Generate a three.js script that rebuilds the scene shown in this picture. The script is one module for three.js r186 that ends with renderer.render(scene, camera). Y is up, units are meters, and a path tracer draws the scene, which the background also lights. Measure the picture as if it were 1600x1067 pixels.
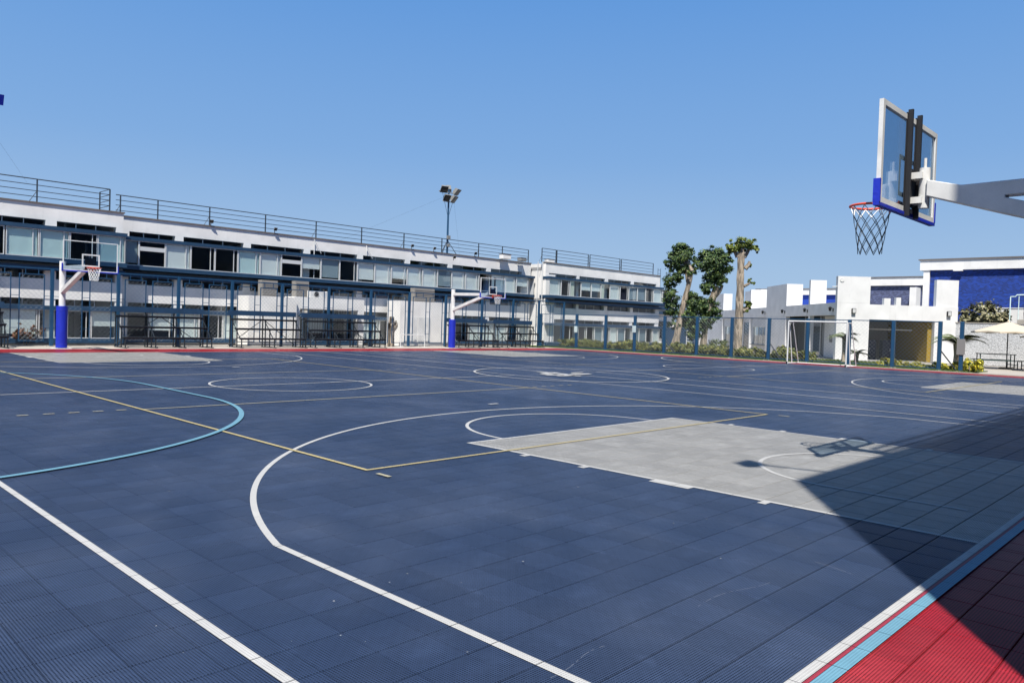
import * as THREE from 'three';
import { mergeGeometries, toCreasedNormals } from 'three/addons/utils/BufferGeometryUtils.js';
import { RoundedBoxGeometry } from 'three/addons/geometries/RoundedBoxGeometry.js';

// ---------------------------------------------------------------- camera, sky, sun, exposure
const scene = new THREE.Scene();
const camera = new THREE.PerspectiveCamera(48.3, 1024 / 682, 0.05, 600);
camera.position.set(-9.12, 1.5678, 1.4393);
camera.rotation.order = 'YXZ';
camera.rotation.set(-0.0239, -0.8003, 0.0323);
scene.add(camera);

const renderer = new THREE.WebGLRenderer({ antialias: true });
renderer.setSize(1024, 682);
renderer.toneMapping = THREE.LinearToneMapping;
renderer.toneMappingExposure = 1.6;
renderer.shadowMap.enabled = true;

{ // clear midday sky: pale at the horizon, deeper blue overhead
  const W = 16, H = 256, d = new Float32Array(W * H * 4);
  const stops = [[-90, .22, .24, .27], [-2, .30, .38, .47], [0, .385, .535, .735], [4, .355, .52, .74], [12, .215, .405, .725], [24, .116, .308, .69], [45, .072, .20, .51], [90, .045, .118, .30]];
  for (let j = 0; j < H; j++) {
    const el = (j + .5) / H * 180 - 90;
    let k = 0; while (k < stops.length - 2 && stops[k + 1][0] < el) k++;
    const a = stops[k], b = stops[k + 1], t = Math.min(1, Math.max(0, (el - a[0]) / (b[0] - a[0])));
    for (let i = 0; i < W; i++) { const o = (j * W + i) * 4; for (let c = 0; c < 3; c++) d[o + c] = (a[c + 1] + (b[c + 1] - a[c + 1]) * t) / 1.56; d[o + 3] = 1; }
  }
  const sky = new THREE.DataTexture(d, W, H, THREE.RGBAFormat, THREE.FloatType);
  sky.mapping = THREE.EquirectangularReflectionMapping; sky.magFilter = sky.minFilter = THREE.LinearFilter; sky.needsUpdate = true;
  scene.background = sky; scene.environment = sky;
}
const sun = new THREE.DirectionalLight(new THREE.Color().setRGB(1, .955, .88), 5);
sun.position.set(-49, 100, 36); sun.castShadow = true;
sun.shadow.camera.left = -70; sun.shadow.camera.right = 70; sun.shadow.camera.top = 70; sun.shadow.camera.bottom = -70;
sun.shadow.camera.near = 1; sun.shadow.camera.far = 260; sun.shadow.mapSize.set(4096, 4096);
scene.add(sun); sun.target.position.set(15, 0, -15); sun.position.add(sun.target.position); scene.add(sun.target);

// ---------------------------------------------------------------- helpers
let seed = 7;
const rnd = () => { seed |= 0; seed = seed + 0x6D2B79F5 | 0; let t = Math.imul(seed ^ seed >>> 15, 1 | seed); t = t + Math.imul(t ^ t >>> 7, 61 | t) ^ t; return ((t ^ t >>> 14) >>> 0) / 4294967296; };
const R = (a, b) => a + (b - a) * rnd();
function hash(x, y, s) { let h = Math.imul(x, 374761393) + Math.imul(y, 668265263) + Math.imul(s, 974634757) | 0; h = Math.imul(h ^ h >>> 13, 1274126177); return ((h ^ h >>> 16) >>> 0) / 4294967296; }
function vn(x, y, s, per) { const x0 = Math.floor(x), y0 = Math.floor(y), fx = x - x0, fy = y - y0, w = v => per ? ((v % per) + per) % per : v; const u = fx * fx * (3 - 2 * fx), v = fy * fy * (3 - 2 * fy); const a = hash(w(x0), w(y0), s), b = hash(w(x0 + 1), w(y0), s), c = hash(w(x0), w(y0 + 1), s), e = hash(w(x0 + 1), w(y0 + 1), s); return a + (b - a) * u + (c - a) * v + (a - b - c + e) * u * v; }
function fbm(x, y, s, oct, per) { let r = 0, a = .5, t = 0; for (let i = 0; i < oct; i++) { r += a * vn(x, y, s + i, per); t += a; x *= 2; y *= 2; if (per) per *= 2; a *= .5; } return r / t; }
function tex(n, fn, srgb = true, rep = 1) {
  const d = new Uint8Array(n * n * 4);
  for (let j = 0; j < n; j++) for (let i = 0; i < n; i++) { const c = fn(i / n, j / n); const o = (j * n + i) * 4; d[o] = c[0] * 255; d[o + 1] = c[1] * 255; d[o + 2] = c[2] * 255; d[o + 3] = 255; }
  const t = new THREE.DataTexture(d, n, n, THREE.RGBAFormat); t.wrapS = t.wrapT = THREE.RepeatWrapping; t.magFilter = THREE.LinearFilter; t.minFilter = THREE.LinearFilter;
  if (srgb) t.colorSpace = THREE.SRGBColorSpace; t.repeat.set(rep, rep); t.needsUpdate = true; return t;
}
const cl = v => Math.min(1, Math.max(0, v));
const lin = (r, g, b) => new THREE.Color().setRGB(r, g, b);
function std(r, g, b, rough = .8, o = {}) { return new THREE.MeshStandardMaterial({ color: lin(r, g, b), roughness: rough, side: THREE.DoubleSide, ...o }); }

const taken = {};
function numbered(n) { const k = taken[n] || 0; taken[n] = k + 1; return k ? n + '_' + String(k).padStart(3, '0') : n; }
function sh(o) { o.castShadow = true; o.receiveShadow = true; return o; }
function mesh(name, geo, mat, parent) { const m = sh(new THREE.Mesh(geo, mat)); m.name = name; if (parent) parent.add(m); return m; }
function thing(name, label, category, pos = [0, 0, 0], turn = 0, group) {
  const g = new THREE.Group(); g.name = numbered(name); g.position.set(...pos); g.rotation.y = turn;
  g.userData = { label, category }; if (group) g.userData.group = group; scene.add(g); return g;
}
function struct(name, o) { o.name = numbered(name); o.userData.kind = 'structure'; scene.add(o); return o; }
function uvm(g) { // uv in metres from the dominant face direction
  const p = g.attributes.position, n = g.attributes.normal, uv = new Float32Array(p.count * 2);
  for (let i = 0; i < p.count; i++) { const ax = Math.abs(n.getX(i)), ay = Math.abs(n.getY(i)), az = Math.abs(n.getZ(i)); let u, v;
    if (ay >= ax && ay >= az) { u = p.getX(i); v = p.getZ(i); } else if (ax >= az) { u = p.getZ(i); v = p.getY(i); } else { u = p.getX(i); v = p.getY(i); }
    uv[2 * i] = u; uv[2 * i + 1] = v; }
  g.setAttribute('uv', new THREE.BufferAttribute(uv, 2)); return g;
}
function bx(x0, x1, y0, y1, z0, z1) { const g = new THREE.BoxGeometry(Math.abs(x1 - x0), Math.abs(y1 - y0), Math.abs(z1 - z0)); g.translate((x0 + x1) / 2, (y0 + y1) / 2, (z0 + z1) / 2); return uvm(g); }
// box given in court coordinates: u runs away from the near baseline (z = -u)
const bu = (x0, x1, y0, y1, u0, u1) => bx(x0, x1, y0, y1, -u0, -u1);
function bar(a, b, r, seg = 6, r2) { // round bar between two points
  const A = new THREE.Vector3(...a), B = new THREE.Vector3(...b), d = B.clone().sub(A), L = d.length();
  const g = new THREE.CylinderGeometry(r2 ?? r, r, L, seg, 1, false); g.translate(0, L / 2, 0);
  g.applyQuaternion(new THREE.Quaternion().setFromUnitVectors(new THREE.Vector3(0, 1, 0), d.normalize())); g.translate(A.x, A.y, A.z); return g;
}
function sqbar(a, b, w, h) { // square section bar between two points, w across, h in the plane of y
  const A = new THREE.Vector3(...a), B = new THREE.Vector3(...b), d = B.clone().sub(A), L = d.length();
  const g = new THREE.BoxGeometry(w, h, L); const m = new THREE.Matrix4().lookAt(B, A, Math.abs(d.y / L) > .99 ? new THREE.Vector3(0, 0, 1) : new THREE.Vector3(0, 1, 0));
  g.applyMatrix4(m); g.translate((A.x + B.x) / 2, (A.y + B.y) / 2, (A.z + B.z) / 2); return uvm(g);
}
const merge = l => mergeGeometries(l.map(g => g.index ? g.toNonIndexed() : g));

// ---------------------------------------------------------------- materials
const TILE = .298, GX = -4.299, GU = -.035;         // sport tile grid measured on the court
const latticeTex = (holeShade, seedN, stain) => tex(1024, (u, v) => { // 4 x 4 tiles, lattice of 20 cells a tile, hole shade painted into the colour
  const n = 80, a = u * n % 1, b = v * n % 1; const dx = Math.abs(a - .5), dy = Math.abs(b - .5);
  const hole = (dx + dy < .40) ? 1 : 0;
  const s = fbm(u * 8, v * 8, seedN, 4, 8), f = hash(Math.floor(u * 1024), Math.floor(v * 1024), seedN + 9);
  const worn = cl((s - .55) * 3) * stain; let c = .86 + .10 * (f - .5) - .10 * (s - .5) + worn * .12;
  if (hole) c *= holeShade; c = cl(c); return [c, c, c];
});
const latBump = tex(1024, (u, v) => { const n = 80, a = u * n % 1, b = v * n % 1, d = Math.abs(a - .5) + Math.abs(b - .5); const h = cl((d - .34) / .14); return [h, h, h]; }, false);
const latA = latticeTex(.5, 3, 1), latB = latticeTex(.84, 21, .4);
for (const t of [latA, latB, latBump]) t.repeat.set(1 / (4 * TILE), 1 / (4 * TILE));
const M = {};
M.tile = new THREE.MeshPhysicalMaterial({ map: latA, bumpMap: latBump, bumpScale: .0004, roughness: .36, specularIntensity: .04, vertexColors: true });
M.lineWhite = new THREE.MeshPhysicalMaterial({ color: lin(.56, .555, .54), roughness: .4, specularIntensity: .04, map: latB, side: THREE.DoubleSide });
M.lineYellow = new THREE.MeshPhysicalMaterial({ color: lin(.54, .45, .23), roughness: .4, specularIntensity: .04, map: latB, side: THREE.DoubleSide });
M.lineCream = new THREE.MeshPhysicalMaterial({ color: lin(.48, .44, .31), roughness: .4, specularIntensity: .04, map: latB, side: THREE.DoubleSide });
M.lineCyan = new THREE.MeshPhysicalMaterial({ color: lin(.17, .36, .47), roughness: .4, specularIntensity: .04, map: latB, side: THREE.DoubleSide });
M.scuff = std(.22, .23, .26, .7);
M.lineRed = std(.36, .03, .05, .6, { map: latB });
const plasterTex = tex(512, (u, v) => { const a = fbm(u * 6, v * 6, 31, 5, 6), s = fbm(u * 40, v * 3, 47, 3, 40), f = hash(u * 512 | 0, v * 512 | 0, 5); let c = .93 + .10 * (a - .5) - cl((s - .66) * 2) * .05 + .03 * (f - .5); return [cl(c), cl(c * .995), cl(c * .985)]; }, true, .25);
const grainBump = tex(256, (u, v) => { const f = fbm(u * 32, v * 32, 71, 3, 32); return [f, f, f]; }, false, 1);
M.plaster = std(.84, .835, .82, .9, { map: plasterTex, bumpMap: grainBump, bumpScale: .004 });
M.plasterB = std(.735, .745, .755, .9, { map: plasterTex, bumpMap: grainBump, bumpScale: .004 });
M.plasterGrey = std(.62, .63, .64, .9, { map: plasterTex, bumpMap: grainBump, bumpScale: .004 });
const paintTex = tex(256, (u, v) => { const a = fbm(u * 5, v * 5, 91, 5, 5), f = hash(u * 256 | 0, v * 256 | 0, 15); let c = .90 + .18 * (a - .5) + .04 * (f - .5); return [cl(c), cl(c), cl(c)]; }, true, .8);
M.blueFascia = std(.014, .055, .118, .55, { map: paintTex });
M.bluePost = std(.012, .070, .155, .45, { map: paintTex });
M.alu = std(.62, .63, .62, .4, { metalness: .25 });
M.coping = std(.16, .14, .13, .9, { map: plasterTex });
M.inner = std(.26, .26, .26, .9);
M.blind = std(.84, .87, .85, .7, { bumpMap: tex(64, (u, v) => { const h = (v * 8) % 1; return [h, h, h]; }, false, 3), bumpScale: .01 });
M.blindTeal = std(.60, .76, .76, .7, { bumpMap: M.blind.bumpMap, bumpScale: .01 });
M.curtain = std(.78, .80, .68, .9, { bumpMap: tex(64, (u, v) => { const h = .5 + .5 * Math.sin(u * 6.283 * 6); return [h, h, h]; }, false, 2), bumpScale: .03 });
M.greyPanel = std(.26, .32, .36, .5);
M.glass = new THREE.MeshPhysicalMaterial({ color: lin(.94, .97, .97), roughness: .02, transmission: 1, thickness: 0, ior: 1.5, side: THREE.DoubleSide });
M.boardGlass = new THREE.MeshPhysicalMaterial({ color: lin(.72, .80, .86), roughness: .02, transmission: 1, thickness: 0, ior: 1.5, side: THREE.DoubleSide });
M.darkGlass = std(.018, .022, .026, .08);
M.steelDark = std(.020, .028, .036, .5, { metalness: .2 });
M.rail = std(.028, .04, .055, .5);
M.wire = std(.30, .34, .38, .5);
M.white = std(.80, .80, .78, .35, { map: paintTex });
M.padBlue = std(.008, .028, .50, .5, { map: paintTex, bumpMap: grainBump, bumpScale: .003 });
M.black = std(.012, .012, .014, .5);
M.rim = std(.62, .07, .025, .4);
M.netWhite = std(.78, .78, .78, .8);
M.netDark = std(.05, .055, .06, .8);
M.floodGrey = std(.20, .20, .19, .6);
M.concrete = std(.40, .37, .33, .95, { map: plasterTex, bumpMap: grainBump, bumpScale: .006 });

// ---------------------------------------------------------------- ground
{
  const g = new THREE.PlaneGeometry(500, 500); g.rotateX(-Math.PI / 2); g.translate(20, -.03, -20); uvm(g);
  struct('ground', mesh('ground', g, M.concrete));
  const lawnTex = tex(512, (u, v) => { const a = fbm(u * 10, v * 10, 61, 5, 10), f = hash(u * 512 | 0, v * 512 | 0, 6); const k = .7 + .5 * (a - .5) + .35 * (f - .5); return [cl(.42 * k), cl(.52 * k), cl(.20 * k)]; }, true, .5);
  M.lawn = new THREE.MeshStandardMaterial({ map: lawnTex, roughness: 1, bumpMap: grainBump, bumpScale: .03 });
  const l = bu(29.45, 37.2, -.028, .012, 10.0, 36.0), l2 = bu(29.45, 33.2, -.028, .012, 7.6, 10.0);
  struct('lawn', mesh('lawn', merge([l, l2]), M.lawn));
  struct('pavement', mesh('pavement', merge([bu(29.3, 29.445, -.028, .03, 5, 33), bu(-14, 29.3, -.028, .004, 31.75, 36.0)]), M.concrete));
}

// ---------------------------------------------------------------- court floor: single tiles
const court = new THREE.Group(); struct('court_floor', court);
const XA = 0, XB = 18.85, UC = 14.46, UE = 28.93, KEYW = 2.45, KEYL = 5.8, KEYF = 5.67;
{
  const X0 = -13, X1 = 29.25, U0 = -4.6, U1 = 31.7;
  const BL = -.115, BF = UE + .12, XR = 27.75, XL = -13;       // blue field limits; red run-off beyond
  const cutsX = [-KEYW, KEYW, XB - KEYW, XB + KEYW, XR], cutsU = [BL, KEYL, UE - KEYF, BF];
  const lines = (a, b, o, cuts) => { const r = [a]; for (let k = Math.ceil((a - o) / TILE); o + k * TILE < b; k++) { const v = o + k * TILE; if (v > a) r.push(v); } for (const c of cuts) { r.push(c); } r.push(b); r.sort((p, q) => p - q); return r.filter((v, i) => !i || v - r[i - 1] > .004); };
  const gx = lines(X0, X1, GX, cutsX), gu = lines(U0, U1, GU, cutsU);
  const BLUE = [.047, .075, .150], GREY = [.40, .395, .38], RED = [.44, .024, .040];
  const inKey = (x, u, xc) => Math.abs(x - xc) < KEYW && ((u > BL && u < KEYL) || (u > UE - KEYF && u < BF));
  const colour = (x, u) => (u < BL || u > BF || x > XR) ? RED : (inKey(x, u, XA) || inKey(x, u, XB)) ? GREY : BLUE;
  const dust = (x, u) => { const a = fbm(x * .55 + 40, u * .55 + 40, 101, 4), b = fbm(x * 2.1 + 90, u * 1.3 + 90, 131, 3), g2 = fbm(x * 3.4 + u * 1.7 + 20, u * 5.2 - x * 2.6 + 60, 171, 3), c = cl((a - .38) * 2.8) * .42 + cl((b - .48) * 2.4) * .5 + cl((g2 - .55) * 2.2) * .5; return c; };
  const cx = camera.position.x, cu = -camera.position.z, f = new THREE.Vector3(); camera.getWorldDirection(f);
  const cells = [];
  for (let i = 0; i + 1 < gx.length; i++) for (let j = 0; j + 1 < gu.length; j++) {
    const xm = (gx[i] + gx[i + 1]) / 2, um = (gu[j] + gu[j + 1]) / 2, dx = xm - cx, du = um - cu, d = Math.hypot(dx, du);
    const ang = Math.atan2(dx, du) - .8003; // angle off the view axis
    const full = gx[i + 1] - gx[i] > .2 && gu[j + 1] - gu[j] > .2;
    cells.push({ i, j, xm, um, d, vis: full && Math.abs(ang) < .60 && d > 2.75 });
  }
  const near = new Set(cells.filter(c => c.vis).sort((a, b) => a.d - b.d).slice(0, 300));
  const acc = { p: [], c: [], n: [] };
  const tileGeo = (c, out) => {
    const g = .0016, gw = .0024, b = .003, x0 = gx[c.i] + g, x1 = gx[c.i + 1] - g, u0 = gu[c.j] + gw, u1 = gu[c.j + 1] - gw; if (x1 - x0 < .008 || u1 - u0 < .008) return;
    const base = colour(c.xm, c.um), tone = .91 + .18 * hash(c.i, c.j, 77), lift = (hash(c.i, c.j, 55) - .5) * .0012;
    const P = (x, y, u) => [x, y + lift, -u];
    const col = (x, u) => { const k = dust(x, u), s = base === GREY ? .5 : 1, kr = base === GREY ? .03 : base === RED ? .05 : .032; return [base[0] * tone * (1 - .20 * s * (1 - k)) + kr * k * s, base[1] * tone * (1 - .20 * s * (1 - k)) + kr * k * s, base[2] * tone * (1 - .20 * s * (1 - k)) + kr * .9 * k * s]; };
    const quad = (a, b2, c2, d2) => { for (const v of [a, b2, c2, a, c2, d2]) { out.p.push(...v); out.c.push(...col(v[0], -v[2])); } };
    const t = [P(x0 + b, 0, u0 + b), P(x1 - b, 0, u0 + b), P(x1 - b, 0, u1 - b), P(x0 + b, 0, u1 - b)], m = [P(x0, -.0025, u0), P(x1, -.0025, u0), P(x1, -.0025, u1), P(x0, -.0025, u1)], l = [P(x0, -.015, u0), P(x1, -.015, u0), P(x1, -.015, u1), P(x0, -.015, u1)];
    quad(t[0], t[1], t[2], t[3]);
    for (let k = 0; k < 4; k++) { const q = (k + 1) % 4; quad(m[k], m[q], t[q], t[k]); quad(l[k], l[q], m[q], m[k]); }
  };
  const toGeo = o => { const g = new THREE.BufferGeometry(); g.setAttribute('position', new THREE.Float32BufferAttribute(o.p, 3)); g.setAttribute('color', new THREE.Float32BufferAttribute(o.c, 3)); g.computeVertexNormals(); const uv = []; for (let i = 0; i < o.p.length; i += 3) uv.push(o.p[i] - GX, -o.p[i + 2] - GU); g.setAttribute('uv', new THREE.Float32BufferAttribute(uv, 2)); return g; };
  for (const c of cells) {
    if (near.has(c)) { const o = { p: [], c: [] }; tileGeo(c, o); mesh('court_tile', toGeo(o), M.tile, court); }
    else tileGeo(c, acc);
  }
  const rest = mesh('court_tiles', toGeo(acc), M.tile, court); rest.userData.kind = 'stuff';
  const sub = bu(X0, X1, -.027, -.0152, U0, U1); mesh('underlay', sub, M.black, court);
}
// ---------------------------------------------------------------- painted markings
let lay = .0030;
function flat(name, mat, tris) { // tris: flat list of [x,u], turned to face up
  tris = tris.slice(); for (let i = 0; i < tris.length; i += 3) { const [a, b, c] = [tris[i], tris[i + 1], tris[i + 2]]; if ((b[0] - a[0]) * (c[1] - a[1]) - (b[1] - a[1]) * (c[0] - a[0]) < 0) { tris[i + 1] = c; tris[i + 2] = b; } }
  const y = lay; lay += .00012; const p = [], uv = []; for (const [x, u] of tris) { p.push(x, y, -u); uv.push(x - GX, u - GU); }
  const g = new THREE.BufferGeometry(); g.setAttribute('position', new THREE.Float32BufferAttribute(p, 3)); g.setAttribute('uv', new THREE.Float32BufferAttribute(uv, 2));
  const n = new Float32Array(p.length); for (let i = 1; i < n.length; i += 3) n[i] = 1; g.setAttribute('normal', new THREE.BufferAttribute(n, 3));
  return mesh(name, g, mat, court);
}
function rectT(x0, x1, u0, u1, whole) { // painted strip, broken where it crosses the joints between tiles
  if (x1 < x0) [x0, x1] = [x1, x0];
  const cut = (a, b, o, g) => { const r = []; let p = a; for (let k = Math.ceil((a - o) / TILE); o + k * TILE < b; k++) { const v = o + k * TILE; if (v - g > p) r.push([p, v - g]); p = Math.max(p, v + g); } if (b > p) r.push([p, b]); return r; };
  const o = []; for (const [a, b] of cut(x0, x1, GX, .0018)) for (const [c, d] of whole ? [[u0, u1]] : cut(u0, u1, GU, .0026)) o.push([a, c], [b, c], [b, d], [a, c], [b, d], [a, d]); return o;
}
function arcT(xc, uc, r, a0, a1, w, n = 96) { const o = []; for (let i = 0; i < n; i++) { const a = a0 + (a1 - a0) * i / n, b = a0 + (a1 - a0) * (i + 1) / n, ri = r - w / 2, ro = r + w / 2; const q = (rr, t) => [xc + rr * Math.sin(t), uc + rr * Math.cos(t)]; o.push(q(ri, a), q(ro, a), q(ro, b), q(ri, a), q(ro, b), q(ri, b)); } return o; }
const W = .052, PI = Math.PI;
function basketballLines(xc, left, right) {
  for (const end of [0, 1]) {
    const U = end ? (u => UE - u) : (u => u), kl = end ? KEYF : KEYL, tr = l => l.map(([x, u]) => [x + xc, U(u)]);
    flat('key_outline', M.lineWhite, tr([...rectT(-KEYW, -KEYW + W, 0, kl), ...rectT(KEYW - W, KEYW, 0, kl), ...rectT(-KEYW + W, KEYW - W, kl - W, kl)]));
    flat('free_throw_circle', M.lineWhite, tr(arcT(0, kl, 1.8, -PI / 2, PI / 2, W, 60)));
    const R3 = 6.72, xs = 6.50, us = 1.575 + Math.sqrt(R3 * R3 - xs * xs), a = Math.asin(xs / R3);
    flat('three_point_line', M.lineWhite, tr([...arcT(0, 1.575, R3, -a, a, W, 120), ...rectT(-xs - W / 2, -xs + W / 2, 0, us), ...rectT(xs - W / 2, xs + W / 2, 0, us)]));
    flat('no_charge_arc', M.lineWhite, tr([...arcT(0, 1.575, 1.25, -PI / 2, PI / 2, W, 48), ...rectT(-1.25 - W / 2, -1.25 + W / 2, .35, 1.575), ...rectT(1.25 - W / 2, 1.25 + W / 2, .35, 1.575)]));
    for (const s of [-1, 1]) for (const [u0, u1] of [[1.66, 1.74], [2.46, 2.92], [3.77, 3.86], [4.66, 4.75]]) flat('lane_mark', M.lineWhite, tr(rectT(s * KEYW, s * (KEYW + .11), u0, u1)));
  }
  flat('centre_circle', M.lineWhite, arcT(xc, UC, 1.8, -PI, PI, W, 96));
  flat('halfway_line', M.lineWhite, rectT(xc - left, xc + right, UC - W / 2, UC + W / 2));
  flat('side_line', M.lineWhite, rectT(xc - 7.44 - W / 2, xc - 7.44 + W / 2, 0, UE));
  flat('side_line', M.lineWhite, rectT(xc + 7.44 - W / 2, xc + 7.44 + W / 2, 0, UE));
}
basketballLines(XA, 7.44, 7.44); basketballLines(XB, 7.44, 7.44);
flat('base_line', M.lineWhite, rectT(-7.47, 27.6, -.062, -.008, true));
flat('base_line', M.lineWhite, rectT(-7.47, 27.6, UE - .01, UE + .045, true));
flat('base_stripe', M.lineRed, rectT(-12.9, 27.6, -.086, -.066, true));
flat('base_stripe', M.lineCyan, rectT(-12.9, 27.6, -.158, -.088, true));
for (const xc of [XA, XB]) { // volleyball
  const a = 5.07, b = UE - 5.07, w = .05, v = 4.5;
  flat('volleyball_line', M.lineYellow, [...rectT(xc - v - w, xc - v, a, b), ...rectT(xc + v, xc + v + w, a, b)]);
  flat('volleyball_line', M.lineYellow, [...rectT(xc - v - w, xc + v + w, a - w, a), ...rectT(xc - v - w, xc + v + w, b, b + w)]);
  flat('volleyball_line', M.lineCream, [...rectT(xc - v, xc + v, 11.17 - w / 2, 11.17 + w / 2), ...rectT(xc - v, xc + v, UE - 11.17 - w / 2, UE - 11.17 + w / 2)]);
  for (let k = 0; k < 5; k++) for (const s of [-1, 1]) for (const u of [11.25, UE - 11.25]) flat('attack_line_dash', M.lineCream, rectT(xc + s * (4.74 + k * .335), xc + s * (4.89 + k * .335), u - w / 2, u + w / 2));
  for (const s of [-1, 1]) flat('service_mark', M.lineCream, rectT(xc + s * 4.55 - .025, xc + s * 4.55 + .025, 4.62, 4.83));
}
{ // indoor-football pitch laid across both courts
  const xl = -8.9, xr = 28.0, um = 14.0, w = .075;
  flat('goal_area_line', M.lineCyan, [...arcT(xl, um - 1.5, 6, PI / 2, PI, w, 60), ...arcT(xl, um + 1.5, 6, 0, PI / 2, w, 60), ...rectT(xl + 6 - w / 2, xl + 6 + w / 2, um - 1.5, um + 1.5)]);
  flat('goal_area_line', M.lineWhite, [...arcT(xr, um - 1.5, 6, -PI, -PI / 2, .06, 60), ...arcT(xr, um + 1.5, 6, -PI / 2, 0, .06, 60), ...rectT(xr - 6 - .03, xr - 6 + .03, um - 1.5, um + 1.5)]);
  flat('pitch_circle', M.lineWhite, arcT(9.5, um, 3.05, -PI, PI, .07, 96));
  flat('pitch_halfway_line', M.lineWhite, rectT(9.46, 9.52, .3, UE));
  flat('centre_mark', M.lineWhite, rectT(.9, 1.2, 14.3, 14.38));
  flat('free_kick_mark', M.lineWhite, rectT(.98, 1.22, 8.88, 8.96)); flat('free_kick_mark', M.lineWhite, rectT(1.2, 1.42, 19.95, 20.05));
  const T = []; // worn white crest painted in the middle
  const blob = (x, u, rx, ru, n, s) => { for (let i = 0; i < n; i++) { const a = i / n * 2 * PI, b = (i + 1) / n * 2 * PI, ra = .7 + .6 * hash(i, s, 3), rb = .7 + .6 * hash((i + 1) % n, s, 3); T.push([x, u], [x + rx * ra * Math.sin(a), u + ru * ra * Math.cos(a)], [x + rx * rb * Math.sin(b), u + ru * rb * Math.cos(b)]); } };
  for (let k = 0; k < 5; k++) { const a = -2.2 + k * .55; blob(9.5 + .75 * Math.sin(a) * 1.1, 14 + .7 * Math.cos(a), .42 - .05 * k, .12 + .02 * (k % 2), 14, k); }
  blob(9.3, 14.5, .12, .7, 12, 11); blob(9.9, 13.9, .55, .14, 14, 12); blob(9.1, 13.7, .16, .5, 14, 13); blob(10.3, 14.4, .35, .1, 12, 15);
  flat('crest_emblem', M.lineWhite, T);
}
{ // paint flecks, scratches
  for (let i = 0; i < 26; i++) { const d = 2.6 + 9 * rnd() * rnd(), a = .8003 + R(-.5, .45), x = -9.12 + d * Math.sin(a), u = -1.44 + d * Math.cos(a), r = R(.002, .006), t = []; if (u < .1) continue; for (let k = 0; k < 5; k++) { const p = k / 5 * 2 * PI, q = (k + 1) / 5 * 2 * PI; t.push([x, u], [x + r * R(.5, 1.6) * Math.cos(p), u + r * R(.5, 1.4) * Math.sin(p)], [x + r * R(.5, 1.6) * Math.cos(q), u + r * R(.5, 1.4) * Math.sin(q)]); } flat('paint_fleck', M.lineWhite, t); }
  const scr = (pts, w) => { const t = []; for (let i = 0; i + 1 < pts.length; i++) { if (hash(i, pts.length, 8) < .25) continue; const [a, b] = [pts[i], pts[i + 1]], dx = b[0] - a[0], du = b[1] - a[1], l = Math.hypot(dx, du), nx = -du / l * w, nu = dx / l * w; t.push([a[0] - nx, a[1] - nu], [a[0] + nx, a[1] + nu], [b[0] + nx, b[1] + nu], [a[0] - nx, a[1] - nu], [b[0] + nx, b[1] + nu], [b[0] - nx, b[1] - nu]); } flat('scratch', M.scuff, t); };
  const path = (a, b, bend, n) => { const r = []; for (let i = 0; i <= n; i++) { const t = i / n; r.push([a[0] + (b[0] - a[0]) * t + bend * Math.sin(t * PI), a[1] + (b[1] - a[1]) * t + bend * .6 * Math.sin(t * PI * 1.7)]); } return r; };
  scr(path([-5.33, .72], [-4.62, .66], .05, 26), .0006); scr(path([-3.98, .62], [-4.05, .36], .01, 14), .001); scr(path([-6.15, .75], [-6.6, .72], .03, 20), .0006);
}
console.log('court done');

// ---------------------------------------------------------------- school building across the far side
const school = thing('school_building', 'long white two-storey school block with blue bands and rows of windows', 'building');
const WIN = 1.219;
function windowUnit(parent, x0, x1, y0, y1, z, state) {
  const g = new THREE.Group(); g.name = 'window'; parent.add(g);
  const f = .035, d = .05, fr = [bx(x0, x0 + f, y0, y1, z - d, z), bx(x1 - f, x1, y0, y1, z - d, z), bx(x0 + f, x1 - f, y0, y0 + f, z - d, z), bx(x0 + f, x1 - f, y1 - f, y1, z - d, z)];
  const a = x0 + f, b = x1 - f, c = y0 + f, e = y1 - f, hgt = e - c;
  if (state === 'b' || state === 't' || state === 'd' || state === 'h') { const xm = a + (b - a) * .82; if (b - a > .7) fr.push(bx(xm, xm + .03, c, e, z - d + .004, z - .006)); }
  if (state === 's') fr.push(bx(a, b, c + hgt * .62, c + hgt * .80, z - .046, z - .012));
  mesh('frame', merge(fr), M.alu, g);
  if (state !== 'o') mesh('pane', bx(a, b, c, e, z - .030, z - .026), M.glass, g);
  const bl = (y, m, k = 1) => mesh(m === M.curtain ? 'curtain' : 'blind', bx(a + .015, a + (b - a) * k - .015, y, e - .01, z - .085, z - .075), m, g);
  if (state === 'b') bl(c + .01, M.blind); if (state === 't') bl(c + .01, M.blindTeal); if (state === 'h') bl(c + hgt * .30, M.blind); if (state === 'q') bl(c + hgt * .12, M.blind);
  if (state === 'c') { bl(c + .01, M.curtain, .45); } if (state === 'k') { bl(c + hgt * .45, M.blind); }
  if (state === 'g') bl(c + hgt * .08, M.greyPanel);
  return g;
}
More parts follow.
